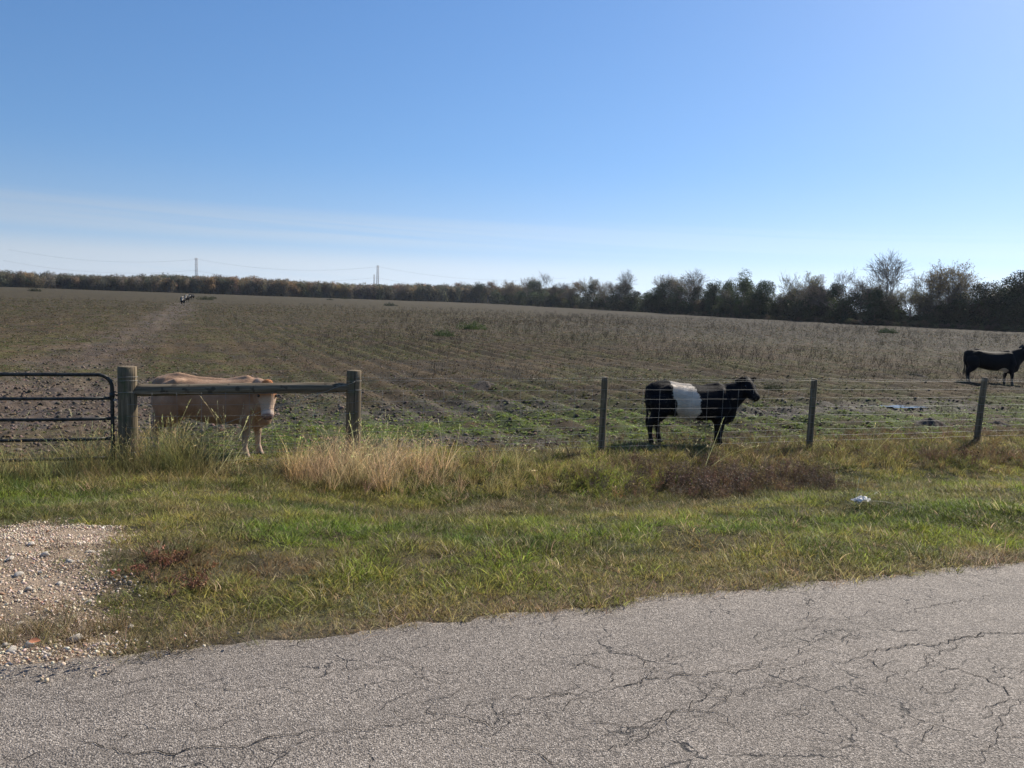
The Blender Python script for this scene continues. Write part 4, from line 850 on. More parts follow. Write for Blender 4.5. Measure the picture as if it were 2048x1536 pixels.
def coat_mat(name, kind):
    m, nt, out = new_mat(name); co = objco(nt); sp = N(nt, 'ShaderNodeSeparateXYZ'); L(nt, co, sp.inputs[0]); X_, Y_, Z_ = sp.outputs
    at_ = N(nt, 'ShaderNodeAttribute', attribute_name='zone'); zc = N(nt, 'ShaderNodeSeparateColor'); L(nt, at_.outputs[0], zc.inputs[0]); muz, poll, face = zc.outputs[:3]
    hair = noise(nt, 1., mapping(nt, co, (40, 90, 60)), 5., .7); blot = noise(nt, 5., co, 4.)
    if kind == 'tan':
        col = ramp(nt, blot, [(.3, (.32, .185, .105)), (.55, (.40, .245, .15)), (.8, (.48, .32, .21))])
        col = mixc(nt, mapr(nt, Z_, .5, .15, 0., .5), col, (.55, .42, .33))
        col = mixc(nt, face, col, (.58, .42, .30)); col = mixc(nt, poll, col, (.44, .17, .06)); col = mixc(nt, mapr(nt, muz, .55, .9), mixc(nt, mapr(nt, muz, 0., .4), col, (.68, .55, .46)), (.24, .15, .13))
    else:
        col = ramp(nt, blot, [(.3, (.006, .006, .0075)), (.8, (.013, .012, .014))]); white = ramp(nt, blot, [(.3, (.54, .46, .36)), (.7, (.74, .66, .55))])
        wob = math_node(nt, 'MULTIPLY', math_node(nt, 'SUBTRACT', noise(nt, 8., co, 6., .75), .5), .26)
        if kind == 'belted':
            xx = math_node(nt, 'ADD', math_node(nt, 'ADD', X_, wob), math_node(nt, 'MULTIPLY', math_node(nt, 'SUBTRACT', Z_, .8), .22))
            a = mapr(nt, xx, -.335, -.305); xx2 = math_node(nt, 'ADD', X_, wob); b = mapr(nt, math_node(nt, 'ADD', xx2, math_node(nt, 'MULTIPLY', math_node(nt, 'POWER', math_node(nt, 'ABSOLUTE', math_node(nt, 'SUBTRACT', Z_, .75)), 2.), .9)), .115, .145, 1., 0.)
            col = mixc(nt, math_node(nt, 'MULTIPLY', math_node(nt, 'MULTIPLY', a, b), mapr(nt, Z_, .38, .42)), col, white)
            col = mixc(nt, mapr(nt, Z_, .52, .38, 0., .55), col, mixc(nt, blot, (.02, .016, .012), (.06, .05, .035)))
        if kind == 'white_face':
            k = mapr(nt, math_node(nt, 'ADD', math_node(nt, 'ADD', math_node(nt, 'POWER', math_node(nt, 'MULTIPLY', math_node(nt, 'SUBTRACT', X_, .36), 7.), 2.), math_node(nt, 'POWER', math_node(nt, 'MULTIPLY', math_node(nt, 'SUBTRACT', Z_, .47), 9.), 2.)), wob), .8, 1.1, 1., 0.)
            col = mixc(nt, k, col, white); col = mixc(nt, face, col, white); col = mixc(nt, mapr(nt, math_node(nt, 'ADD', Z_, wob), .30, .22, 0., .12), col, white)
        if kind == 'patched':
            k = mapr(nt, noise(nt, 2.6, co, 3.), .60, .63); col = mixc(nt, k, col, white); col = mixc(nt, face, col, white); col = mixc(nt, mapr(nt, math_node(nt, 'ADD', Z_, wob), 1.10, 1.13, 0., .8), col, white)
        col = mixc(nt, muz, col, (.02, .018, .018))
    p = pbsdf(nt, out, col, .7 if kind != 'tan' else .8, 0., .12 if kind != 'tan' else .2, bump(nt, hair, .5, .012)); p.inputs['Sheen Weight'].default_value = .12 if kind == 'tan' else .0; p.inputs['Sheen Roughness'].default_value = .4
    return m
def make_cow(loc, rz, kind, label, name='cow', scale=1., fur=0, detail=True, group=None, ear_up=.035, **kw):
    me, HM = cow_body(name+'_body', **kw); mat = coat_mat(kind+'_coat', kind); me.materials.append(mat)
    co = np.zeros(len(me.vertices)*3, np.float32); me.vertices.foreach_get('co', co); co = co.reshape(-1, 3)
    Mi = np.array(HM.inverted()); hc = co@Mi[:3, :3].T+Mi[:3, 3]; near = (co[:, 0] > .55)
    muz = ss(.28, .40, hc[:, 0]+.0*hc[:, 2])*near*(np.abs(hc[:, 2]) < .2); poll = (1-ss(.05, .17, hc[:, 0]))*ss(-.03, .05, hc[:, 2])*near*(np.linalg.norm(hc, axis=1) < .3)
    face = ss(-.02, .08, hc[:, 0])*near*(hc[:, 2] > -.16)*(1-ss(.10, .16, np.abs(hc[:, 1]))); 
    if kind == 'tan': face = face*ss(.04, .2, hc[:, 0])
    if kind in ('belted',): face = face*0
    vcol(me, 'zone', np.stack([muz, poll, face], 1))
    root = empty(name, loc, rz, label=label, cat='cow', group=group); root.scale = (scale,)*3
    body = add('body', me, root)
    # light surface unevenness of flesh
    tanr = kind == 'tan'
    skin_d = mat_plain('ear_skin_'+kind, (.40, .24, .15) if tanr else (.016, .014, .015), .7, 0., .3, 30., .3)
    def hp(*a): return HM@Vector(a)
    for s in (-1, 1):
        V = []; F = []; n = 9; m = 8
        for i in range(m):
            f = i/(m-1); wd = .095*math.sin(math.pi*(.14+.80*f))**.7; cx_ = Vector((-.045-.02*f, s*(.085+.15*f), (.085 if ear_up > 0 else .06)+ear_up*f-.05*f*f))
            for k in range(n):
                g = (k/(n-1)-.5)*2; V.append(tuple(HM@(cx_+Vector((.35*wd*(g*g)-.012, 0, 0))+Vector((.25, 0, 1)).normalized()*g*wd)))
        V2 = [tuple(Vector(v)+(HM.to_3x3()@Vector((-.012, 0, 0)))) for v in V]; nb = len(V)
        F = [(i*n+k, i*n+k+1, (i+1)*n+k+1, (i+1)*n+k) for i in range(m-1) for k in range(n-1)]; F += [tuple(nb+q for q in f[::-1]) for f in F[:]]
        rim = [k for k in range(n)]+[i*n+n-1 for i in range(1, m)]+[(m-1)*n+k for k in range(n-2, -1, -1)]+[i*n for i in range(m-2, 0, -1)]
        F += [(rim[q], rim[(q+1) % len(rim)], nb+rim[(q+1) % len(rim)], nb+rim[q]) for q in range(len(rim))]
        add('ear', mk_mesh('ear', V+V2, F, [skin_d], True), root)
        if detail:
            bm = bmesh.new(); bmesh.ops.create_uvsphere(bm, u_segments=14, v_segments=10, radius=.021); e = bpy.data.meshes.new('eye'); bm.to_mesh(e); bm.free(); e.materials.append(M_EYE)
            e.polygons.foreach_set('use_smooth', np.ones(len(e.polygons), bool)); add('eye', e, root, hp(.105, s*.112, .045))
            mb = MB(); mb.tube([hp(.40, s*.035, -.028), hp(.418, s*.04, -.02)], [.012, .006], 8); add('nostril', mb.mesh('nostril', [M_EYE], True), root)
    # tail
    tp = [(-.72, 0, 1.08), (-.785, .0, 1.02), (-.80, .005, .88), (-.775, .015, .72), (-.755, .02, .56), (-.75, .02, .46)]
    tl = add('tail', MB().tube(tp, [.034, .03, .022, .018, .016, .014], 10).mesh('tail', [skin_d], True), root)
    r = np.random.default_rng(5); V = []; F = []
    for k in range(160):
        z0_ = r.uniform(.40, .56); p = np.array((-.75, .02, z0_))+r.normal(0, .008, 3); q = p+np.array((r.normal(0, .02), r.normal(0, .02), -r.uniform(.1, .2))); s_ = r.normal(0, .003, 3); b = len(V); V += [p-s_, p+s_, q]; F.append((b, b+1, b+2))
    add('tail_switch', mk_mesh('tail_switch', V, F, [mat_plain('tail_hair_'+kind, (.25, .14, .08) if tanr else (.02, .018, .018), .7)]), tl)
    lg = kw.get('legs') or {}
    hoofm = mat_plain('hoof_horn', (.03, .025, .022), .6)
    for key, x0, s in (('fl', .585, 1), ('fr', .585, -1), ('hl', -.575, 1), ('hr', -.575, -1)):
        xx = x0+lg.get(key, 0); mb = MB()
        for q in (-1, 1):
            mb.tube([(xx-.012, s*.145+q*.023, .055), (xx, s*.145+q*.025, .03), (xx+.012, s*.145+q*.027, .0)], [.026, .031, .034], 10)
        add('hoof', mb.mesh('hoof', [hoofm], True), root)
    if tanr or kind == 'belted': 
        pass
    # coat hair
    if fur:
        nf = len(me.polygons); idx = r.choice(nf, fur); c_ = np.zeros(nf*3, np.float32); n_ = np.zeros(nf*3, np.float32); me.polygons.foreach_get('center', c_); me.polygons.foreach_get('normal', n_)
        c_ = c_.reshape(-1, 3)[idx]+r.normal(0, .005, (fur, 3)); n_ = n_.reshape(-1, 3)[idx]; k = c_[:, 2] > .22; c_ = c_[k]; n_ = n_[k]; m_ = len(c_)
        d = n_*.55+np.array((-.55, 0, -.45))+r.normal(0, .35, (m_, 3)); d /= np.linalg.norm(d, axis=1)[:, None]; belt = (c_[:, 0] > -.36) & (c_[:, 0] < .12) & (kind == 'belted')
        ln = r.uniform(.010, .024, m_)*(1+belt*1.4)*(.75 if tanr else 1); s_ = np.cross(d, n_+r.normal(0, .3, (m_, 3))); s_ = s_/(np.linalg.norm(s_, axis=1)[:, None]+1e-6)*.0017
        V = np.stack([c_-s_, c_+s_, c_+d*ln[:, None]], 1).reshape(-1, 3); F = np.arange(m_*3).reshape(-1, 3); fm = mk_mesh('coat_hair', V, F, [mat]); 
        add('coat_hair', fm, root, kind='stuff')
    return root
M_EYE = mat_plain('dark_eye', (.008, .007, .006), .08, 0., .6, 5., .1, .0)
def place(px, py, z=-.8):
    p = at(px, py, z); return (p[0], p[1], Hs(*p)-.012)
# tan cow behind the brace rail: body along the fence, head turned to the road
pt = (at(330, 905, -.8)+at(478, 925, -.8))/2
make_cow((pt[0]+.07, pt[1]+.22, Hs(*pt)-.02), rad(4), 'tan', 'tan cow standing behind the brace rail with its head turned to the road', scale=1.04, fur=26000,
         head_yaw=rad(-74), neck_yaw=rad(-56), head_pitch=-1.05, neck_up=-.12, ear_up=-.10, legs={'fl': .06, 'fr': -.05, 'hl': .05, 'hr': -.08})
# belted cow
pb = (at(1310, 888, -.8)+at(1432, 892, -.8))/2
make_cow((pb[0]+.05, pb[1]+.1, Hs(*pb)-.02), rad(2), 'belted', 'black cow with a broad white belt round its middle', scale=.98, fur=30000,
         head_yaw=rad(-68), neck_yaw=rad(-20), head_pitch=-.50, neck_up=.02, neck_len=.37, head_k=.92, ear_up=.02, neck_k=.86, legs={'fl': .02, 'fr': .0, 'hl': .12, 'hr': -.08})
pc = (at(1948, 766, -.8)+at(2016, 768, -.8))/2
make_cow((pc[0]-.1, pc[1], Hs(*pc)-.02), rad(-14), 'white_face', 'black cow with a white face looking away, cut by the right edge of the photo', scale=1.13, fur=8000,
         head_yaw=rad(14), neck_yaw=rad(6), head_pitch=-.12, neck_up=.06, neck_len=.38, legs={'fl': -.05, 'fr': .09, 'hl': .03, 'hr': -.02})
for i, (px, py, lab, sc) in enumerate([(365.5, 610.5, 'nearest of the three far cattle, black with white markings, walking towards the road', 1.12), (374, 604, 'middle one of the three far cattle, black with a white flank', 1.15), (383.5, 600, 'rearmost of the three far cattle, dark with a white blaze', 1.1)]):
    p = at(px, py, -.8); make_cow((p[0], p[1], Hs(*p)-.02), rad(-70-8*i), 'patched' if i < 2 else 'white_face', lab, scale=sc, detail=False, group='far cattle on the trail', head_pitch=-.9, neck_up=-.18, legs={'fl': .1, 'fr': -.1, 'hl': -.08, 'hr': .1}, voxel=.03)

# ------------------------------------------------------------------ litter
def litter():
    p = gp(1718, 1018); z = Hs(*p); m, nt, out = new_mat('white_plastic_film'); co = objco(nt); pr = pbsdf(nt, out, (.8, .8, .8), .35, 0., .5, bump(nt, noise(nt, 30., co, 4.), .5, .01)); tr = N(nt, 'ShaderNodeBsdfTranslucent', i_0=(.8, .8, .8, 1)); mx = N(nt, 'ShaderNodeMixShader', i_0=.3); L(nt, pr.outputs[0], mx.inputs[1]); L(nt, tr.outputs[0], mx.inputs[2]); L(nt, mx.outputs[0], out.inputs[0])
    root = empty('plastic_litter', (p[0], p[1], z+.06), .3, label='crumpled white plastic scrap caught on the verge grass', cat='litter')
    r = np.random.default_rng(4)
    for nm, c, sx, sy, sd_ in (('crumpled_film', (.025, 0, .012), .07, .05, 3), ('torn_film', (-.055, -.01, 0.), .05, .03, 8)):
        n = 22; g = np.linspace(-1, 1, n); X, Y = np.meshgrid(g, g); fx = fbm(X*1.7, Y*1.7, 1.3, sd_, 3)-.5; rgd = 1-np.abs(fbm(X*2+5, Y*2, 1.1, sd_+3, 2)*2-1)*1.6
        k = .62+.7*fbm(np.arctan2(Y, X)*1.2, X*0, 1.5, sd_+1, 3); Z = .035*rgd+.05*fx+.015*(1-X*X); V = np.stack([X*sx*k+c[0], Y*sy*k+c[1], np.maximum(Z, -.02)+c[2]], -1).reshape(-1, 3)+r.normal(0, .0012, (n*n, 3))
        q_ = np.arange(n-1)[:, None]*n+np.arange(n-1)[None]; add(nm, mk_mesh(nm, V, np.stack([q_, q_+1, q_+n+1, q_+n], -1).reshape(-1, 4), [m]), root)
    root.scale = (.85,)*3
    q = np.array(p); V, F, C = blades(7, .26, .36, .015, .006, .75, .5, 6, 9, plume=10)
    o = add('dead_grass_sprig', mk_mesh('dead_grass_sprig', V, F, [mat_plain('bleached_straw', (.55, .5, .32), .7)]), loc=(q[0]-.01, q[1]+.05, z+.05), label='bleached grass sprig arching over the white plastic scrap', cat='grass sprig'); o.rotation_euler = (0, .55, 0)
    p2 = gp(1350, 1030); o = add('dead_grass_sprig', mk_mesh('dead_grass_sprig', *blades(4, .12, .2, .02, .006, 1.2, .2, 3, 19)[:2], [mat_plain('bleached_straw', (.55, .5, .32), .7)]), loc=(p2[0], p2[1], Hs(*p2)+.05), label='small bleached straw scrap on the green verge left of the plastic', cat='grass sprig')
litter()

# ------------------------------------------------------------------ trees
def leaf_mat(name, col, trans=.3):
    m, nt, out = new_mat(name); bv = N(nt, 'ShaderNodeAttribute', attribute_name='bv'); oi = N(nt, 'ShaderNodeObjectInfo')
    c = mixc(nt, 1., col, bv.outputs[0], 'MULTIPLY'); c = mixc(nt, 1., c, mapr(nt, oi.outputs['Random'], 0., 1., .75, 1.25, False), 'MULTIPLY')
    p = pbsdf(nt, out, c, .6, 0., .25); tr = N(nt, 'ShaderNodeBsdfTranslucent'); L(nt, c, tr.inputs[0]); mx = N(nt, 'ShaderNodeMixShader', i_0=trans)
    L(nt, p.outputs[0], mx.inputs[1]); L(nt, tr.outputs[0], mx.inputs[2]); L(nt, mx.outputs[0], out.inputs[0]); return m
M_BARK = mat_plain('grey_bark', (.15, .125, .105), .9, 0., .2, 6., .4)
class Seg:
    def __init__(s): s.big = []; s.small = []; s.tips = []
def grow(S, r, p, d, ln, rad_, lv, maxlv, up=.25, wob=.16, nch=(5, 5, 5, 4)):
    n = 5 if lv == 0 else 4; path = [p.copy()]
    for i in range(n):
        d = d+r.normal(0, wob, 3); d[2] += up*(.3 if lv else .1); d /= np.linalg.norm(d); p = p+d*ln/n; path.append(p.copy())
    rr = [rad_*(1-.6*i/n) for i in range(n+1)]
    (S.big if lv < 2 else S.small).append((path, rr))
    if lv >= maxlv: S.tips.append(path[-1]); S.tips.append(path[-2]); return
    for k in range(nch[lv]):
        f = r.uniform(.35, 1.) if lv else r.uniform(.45, 1.); i = min(n-1, int(f*n)); q = path[i]+(path[i+1]-path[i])*(f*n-i)
        a = r.uniform(0, 6.28); o = np.array((math.cos(a), math.sin(a), 0)); o = o-d*(o@d); o /= np.linalg.norm(o)+1e-9; ang = r.uniform(.35, .95)
        nd = d*math.cos(ang)+o*math.sin(ang); grow(S, r, q, nd, ln*r.uniform(.55, .8), rad_*(1-.6*f)*.6, lv+1, maxlv, up, wob, nch)
def seg_mesh(paths, n):
    V = []; F = []
    for path, rr in paths:
        m = len(path); b = len(V); path = [np.asarray(q) for q in path]; d = path[-1]-path[0]; d = d/(np.linalg.norm(d)+1e-9); ref = np.array((1, 0, 0)) if abs(d[0]) < .8 else np.array((0, 1, 0)); a = np.cross(d, ref); a /= np.linalg.norm(a); c = np.cross(d, a)
        for q, w_ in zip(path, rr):
            for k in range(n): t_ = 2*math.pi*k/n; V.append(q+(a*math.cos(t_)+c*math.sin(t_))*w_)
        F += [(b+i*n+k, b+i*n+(k+1) % n, b+(i+1)*n+(k+1) % n, b+(i+1)*n+k) for i in range(m-1) for k in range(n)]
    return V, F
def cards(pts, size, r, per=1):
    P = np.repeat(np.asarray(pts), per, 0); n = len(P); P = P+r.normal(0, size*1.2, (n, 3)); a = r.normal(0, 1, (n, 3)); b = r.normal(0, 1, (n, 3)); a /= np.linalg.norm(a, axis=1)[:, None]; b = np.cross(a, b); b /= np.linalg.norm(b, axis=1)[:, None]
    s = (size*r.uniform(.5, 1.2, n))[:, None]; V = np.stack([P-a*s, P-b*s*.5, P+a*s, P+b*s*.6], 1).reshape(-1, 3); return V, np.arange(n*4).reshape(-1, 4)
def bare_tree(seed, leafy, leafcol, trans=.35, mist=0, multi=1, nch=(6, 5, 5, 4), lsz=.085, up=.25):
    """unit tree ~ 1 high times 10"""
    r = np.random.default_rng(seed); S = Seg()
    for k in range(multi):
        d = np.array((r.normal(0, .18), r.normal(0, .18), 1.)); grow(S, r, np.array((r.normal(0, .2), r.normal(0, .2), -.2)), d/np.linalg.norm(d), 4.6, .24/multi**.4, 0, 4 if len(nch) > 3 else 3, up, .13, nch)
    V, F = seg_mesh(S.big, 6); trunk = mk_mesh('trunk', V, F, [M_BARK], True)
    sm = S.small; V, F = seg_mesh([(p, [max(q, .014) for q in rr]) for p, rr in sm], 3); V = np.array(V); F = np.array(F); nv = len(V); mi = [0]*len(F); C = np.ones((nv, 3))
    tips = np.array(S.tips); allv = [V]; allf = [F]
    if leafy > 0:
        k = r.uniform(0, 1, len(tips)) < leafy; cv, cf = cards(tips[k], lsz, r, 3); allv.append(cv); allf.append(cf+nv); mi += [1]*len(cf); cc = np.repeat(np.repeat(r.uniform(.5, 1.5, (k.sum(), 1)), 3, 0), 4, 0)*np.ones((1, 3)); C = np.vstack([C, cc]); nv += len(cv)
    for q in range(mist):
        c = tips[r.integers(len(tips))]*.92; cv, cf = cards(c+r.normal(0, .17, (160, 3)), .09, r, 1); allv.append(cv); allf.append(cf+nv); mi += [2]*len(cf); C = np.vstack([C, np.full((len(cv), 3), 1.)]); nv += len(cv)
    me = mk_mesh('crown', np.vstack(allv), np.vstack(allf), [M_BARK, leaf_mat('autumn_leaf', leafcol, trans), leaf_mat('mistletoe_leaf', (.03, .045, .02), .2)], False, mi); vcol(me, 'bv', C)
    zt = np.vstack(allv)[:, 2].max(); return trunk, me, zt
def dense_tree(seed, col, wide=.42, n=5200, base=.06, lumps=26, trans=.25, lsz=.13, holes=.25):
    r = np.random.default_rng(seed); pts = []; cs = []; Hh = 10.; trunkp = []
    for k in range(lumps):
        f = r.uniform(base, .92)**.8; z = f*Hh; wr = wide*Hh*(math.sin(math.pi*min(1, (f*.86+.12)))**.75); a = r.uniform(0, 6.28); q = wr*r.uniform(.25, .82); c = np.array((math.cos(a)*q, math.sin(a)*q, z)); R_ = Hh*r.uniform(.09, .19)
        m = n//lumps; d = r.normal(0, 1, (m, 3)); d /= np.linalg.norm(d, axis=1)[:, None]; rr = R_*r.uniform(.45, 1.08, m)**.6; P = c+d*rr[:, None]*np.array((1.1, 1.1, .8)); pts.append(P); cs.append(np.full(m, r.uniform(.6, 1.35))); trunkp.append(c)
    P = np.vstack(pts); cc = np.concatenate(cs); k = P[:, 2] > .15; P = P[k]; cc = cc[k]; V, F = cards(P, lsz, r, 1); C = np.repeat(cc*r.uniform(.75, 1.25, len(cc)), 4)[:, None]*np.ones((1, 3))
    me = mk_mesh('crown', V, F, [leaf_mat('dark_leaf', col, trans)]); vcol(me, 'bv', C)
    paths = [([np.array((0, 0, -.2)), np.array((.1, 0, 2.)), np.array((0, .1, 4.5)), np.array((0, 0, 7.5))], [.22, .18, .12, .05])]
    for c in trunkp[::2]: s = np.array((0, 0, max(.5, c[2]*.55))); paths.append(([s, (s+c)/2+np.array((0, 0, .2)), c], [.07, .05, .03]))
    V, F = seg_mesh(paths, 5); return mk_mesh('trunk', V, F, [M_BARK], True), me, V and float(max(v[2] for v in me_z(me)))
def me_z(me):
    co = np.zeros(len(me.vertices)*3, np.float32); me.vertices.foreach_get('co', co); return co.reshape(-1, 3)
BARE = [bare_tree(1, .12, (.24, .19, .10), nch=(7, 6, 6, 4)), bare_tree(2, .22, (.22, .20, .09), mist=1, nch=(7, 6, 5, 5)), bare_tree(3, .08, (.26, .20, .12), mist=2, nch=(7, 6, 6, 5)), bare_tree(4, .30, (.28, .24, .11), multi=2, nch=(5, 6, 5, 4))]
TAN = [bare_tree(11, .75, (.26, .20, .09), multi=2, nch=(6, 6, 5, 3), lsz=.10), bare_tree(12, .6, (.22, .20, .07), nch=(6, 6, 5, 4))]
BROWN = [bare_tree(21, .95, (.22, .11, .04), nch=(6, 6, 5, 3), lsz=.13), bare_tree(22, .9, (.15, .14, .05), multi=3, nch=(5, 5, 5, 3), lsz=.14)]
EVER = [dense_tree(31, (.040, .062, .024), .42, n=8500, lsz=.15, trans=.15), dense_tree(32, (.05, .075, .028), .38, lumps=36, n=8500, lsz=.15, trans=.2), dense_tree(33, (.03, .045, .02), .50, base=.02, lumps=36, n=9500, lsz=.15, trans=.12), dense_tree(34, (.06, .085, .03), .34, trans=.28, lumps=32, n=8000, lsz=.15)]
KINDS = {'bare': BARE, 'tan': TAN, 'brown': BROWN, 'ever': EVER}
def top_z(px, py, Y): d = ray(px, py); return CZ+d.z/d.y*Y
def put_tree(px, topy, kind, var, label, wid=1., dy=0., name=None, cat='tree', group='trees of the hedgerow'):
    p = hedge_pt(px, dy); h = (top_z(px, topy, p[1])+.8)*(1.07 if kind != 'ever' else 1.03); tr, cr, zt = KINDS[kind][var]
    root = empty(name or {'bare': 'bare_tree', 'tan': 'thin_leaved_tree', 'brown': 'brown_leaved_tree', 'ever': 'evergreen_tree'}[kind], (p[0], p[1], Hs(*p)), random.uniform(0, 6.28), label=label, cat=cat, group=group)
    s = h/zt; root.scale = (s*wid, s*wid, s); add('trunk', tr, root); add('crown', cr, root); return root
TREES = [(1095,545,'bare',2,'bare lacy tree with mistletoe balls, first tall crown right of the gap in the hedgerow',1.1,6),(1012,560,'bare',0,'small bare tree just right of the gap in the hedgerow',.9,4),(1048,552,'bare',1,'slim bare tree between the gap and the mistletoe tree',.8,4),
 (1140,559,'brown',0,'rusty brown leaved tree right of the mistletoe tree',1.,2),(1172,556,'tan',1,'sparse crowned tree in the middle of the hedgerow',.9,5),(1215,560,'bare',3,'low bare tree in the middle of the hedgerow',1.,3),(1258,540,'bare',0,'taller bare tree with a narrow head right of the hedgerow middle',.8,5),
 (1312,547,'bare',1,'bare tree with a single dark mistletoe ball',.8,4),(1352,551,'bare',3,'low bare tree behind olive bushes',.9,5),(1398,539,'bare',0,'broad bare tree rising over a dark evergreen',1.1,7),(1425,556,'ever',1,'dark green leafy tree left of the tall evergreen',.9,0),
 (1484,538,'ever',3,'tall pointed green tree standing above its neighbours',.75,0),(1452,552,'ever',1,'leafy green tree against the left side of the tall evergreen',.7,3),(1527,560,'ever',0,'rounded dark evergreen right of the tall one',.9,0),(1556,546,'bare',2,'thin bare tree behind the rounded evergreen',.8,8),(1600,548,'tan',1,'open crowned tree with a few tan leaves',.95,7),
 (1628,573,'ever',2,'broad low evergreen with drooping skirts',.95,-2),(1686,537,'bare',2,'bare tree with an ivy-covered trunk and mistletoe',.95,2),(1722,551,'bare',0,'bare tree filling the space left of the tallest tree',.9,6),(1748,579,'ever',0,'round dark evergreen in front of the tallest bare tree',1.05,-3),
 (1790,503,'bare',0,'tallest bare tree of the hedgerow with a wide lacy crown',1.0,2),(1850,537,'bare',1,'bare tree leaning on the right side of the tallest one',.8,5),(1915,525,'tan',0,'big rounded tree with a haze of pale tan leaves',1.15,3),(1880,560,'bare',3,'low bare tree between the two tall crowns',.9,5),
 (1962,585,'ever',3,'small dark shrub-like tree below the right end of the pale crown',1.1,-1),(2035,541,'ever',2,'large dark evergreen at the right edge of the photo',1.15,-2),(2100,548,'ever',0,'dark evergreen continuing beyond the right edge',1.2,2)]
for a in TREES: put_tree(*a)
TX = [('bare', 'fine bare tree'), ('tan', 'sparse-leaved tree'), ('ever', 'dark leafy tree'), ('brown', 'brown-leaved tree')]
def near_name(px):
    nm = ['the mistletoe tree', 'the small bare tree by the gap', 'the slim bare tree by the gap', 'the rusty tree', 'the sparse middle tree', 'the low bare middle tree', 'the tall narrow bare tree', 'the single mistletoe ball', 'the low bare tree by olive bushes', 'the broad bare tree', 'the leafy tree by the tall evergreen', 'the tall pointed evergreen', 'the tall evergreen, left side', 'the rounded evergreen', 'the thin bare tree', 'the open tan crown', 'the broad low evergreen', 'the ivy-covered trunk', 'the bare tree near the tallest', 'the round dark evergreen', 'the tallest bare tree', 'the leaning bare tree', 'the pale tan crown', 'the low bare tree', 'the right end of the pale crown', 'the large evergreen at the right edge', 'the trees beyond the right edge']
    j = min(range(len(TREES)), key=lambda q: abs(TREES[q][0]-px)); return ('low behind ' if abs(TREES[j][0]-px) < 8 else ('just left of ' if px < TREES[j][0] else 'just right of '))+nm[j]
for px in list(range(770, 990, 17)):
    k = random.choice([3, 3, 2, 1, 2]); q = (px-770)/220.; topy = 573-11*q+random.uniform(-4, 4)
    put_tree(px+random.uniform(-5, 5), topy, TX[k][0], random.randrange(2), TX[k][1]+' in the hedgerow left of the gap, %s' % ('next to the far wood' if px < 850 else ('halfway along it' if px < 920 else 'nearest the gap')), random.uniform(1.0, 1.4), random.uniform(0, 14))
for px in range(1000, 2200, 21):
    k = random.choice([2, 2, 1, 0] if px < 1380 else [2, 2, 2, 0, 2, 1]); base_top = np.interp(px, [1000, 1300, 1600, 1900, 2200], [573, 567, 574, 580, 556]); put_tree(px+random.uniform(-8, 8), base_top+random.uniform(-12, 14), TX[k][0], random.randrange(4) if k == 2 else random.randrange(2), TX[k][1]+' in the hedgerow '+near_name(px), random.uniform(.95, 1.35), random.uniform(-1, 10))

# understorey and the far wood: one leafy mass each
M_SHRUB = mat_blade('shrub_leaf', .45, .6)
def shrub_geo(seed, n=900, lsz=.3, twig=50):
    r = np.random.default_rng(seed); pts = []; cs = []
    for k in range(12):
        a = r.uniform(0, 6.28); q = r.uniform(0, 3.2); c = np.array((math.cos(a)*q, math.sin(a)*q, r.uniform(.8, 8.5)*(1-q*.09))); m = n//12; d = r.normal(0, 1, (m, 3)); d /= np.linalg.norm(d, axis=1)[:, None]; pts.append(c+d*(r.uniform(.3, 1, m)**.5)[:, None]*r.uniform(1., 1.9)); cs.append(np.full(m, r.uniform(.6, 1.4)))
    P = np.vstack(pts); cc = np.concatenate(cs); k = P[:, 2] > -.2; P = P[k]; cc = cc[k]; V, F = cards(P, lsz, r, 1); C = np.repeat(cc, 4)[:, None]*np.ones((1, 3))
    sv = []; sf = []; nv = len(V)
    for k in range(twig):
        b = P[r.integers(len(P))]; e = b+np.array((r.normal(0, .5), r.normal(0, .5), r.uniform(.6, 1.8))); s = r.normal(0, .03, 3); i = nv+len(sv); sv += [b-s, b+s, e]; sf.append((i, i+1, i+2))
    return np.vstack([V, sv]), [tuple(f) for f in F]+sf, np.vstack([C, np.full((len(sv), 3), .6)])
SH = variants('shrub', [shrub_geo(800+i) for i in range(6)], M_SHRUB)
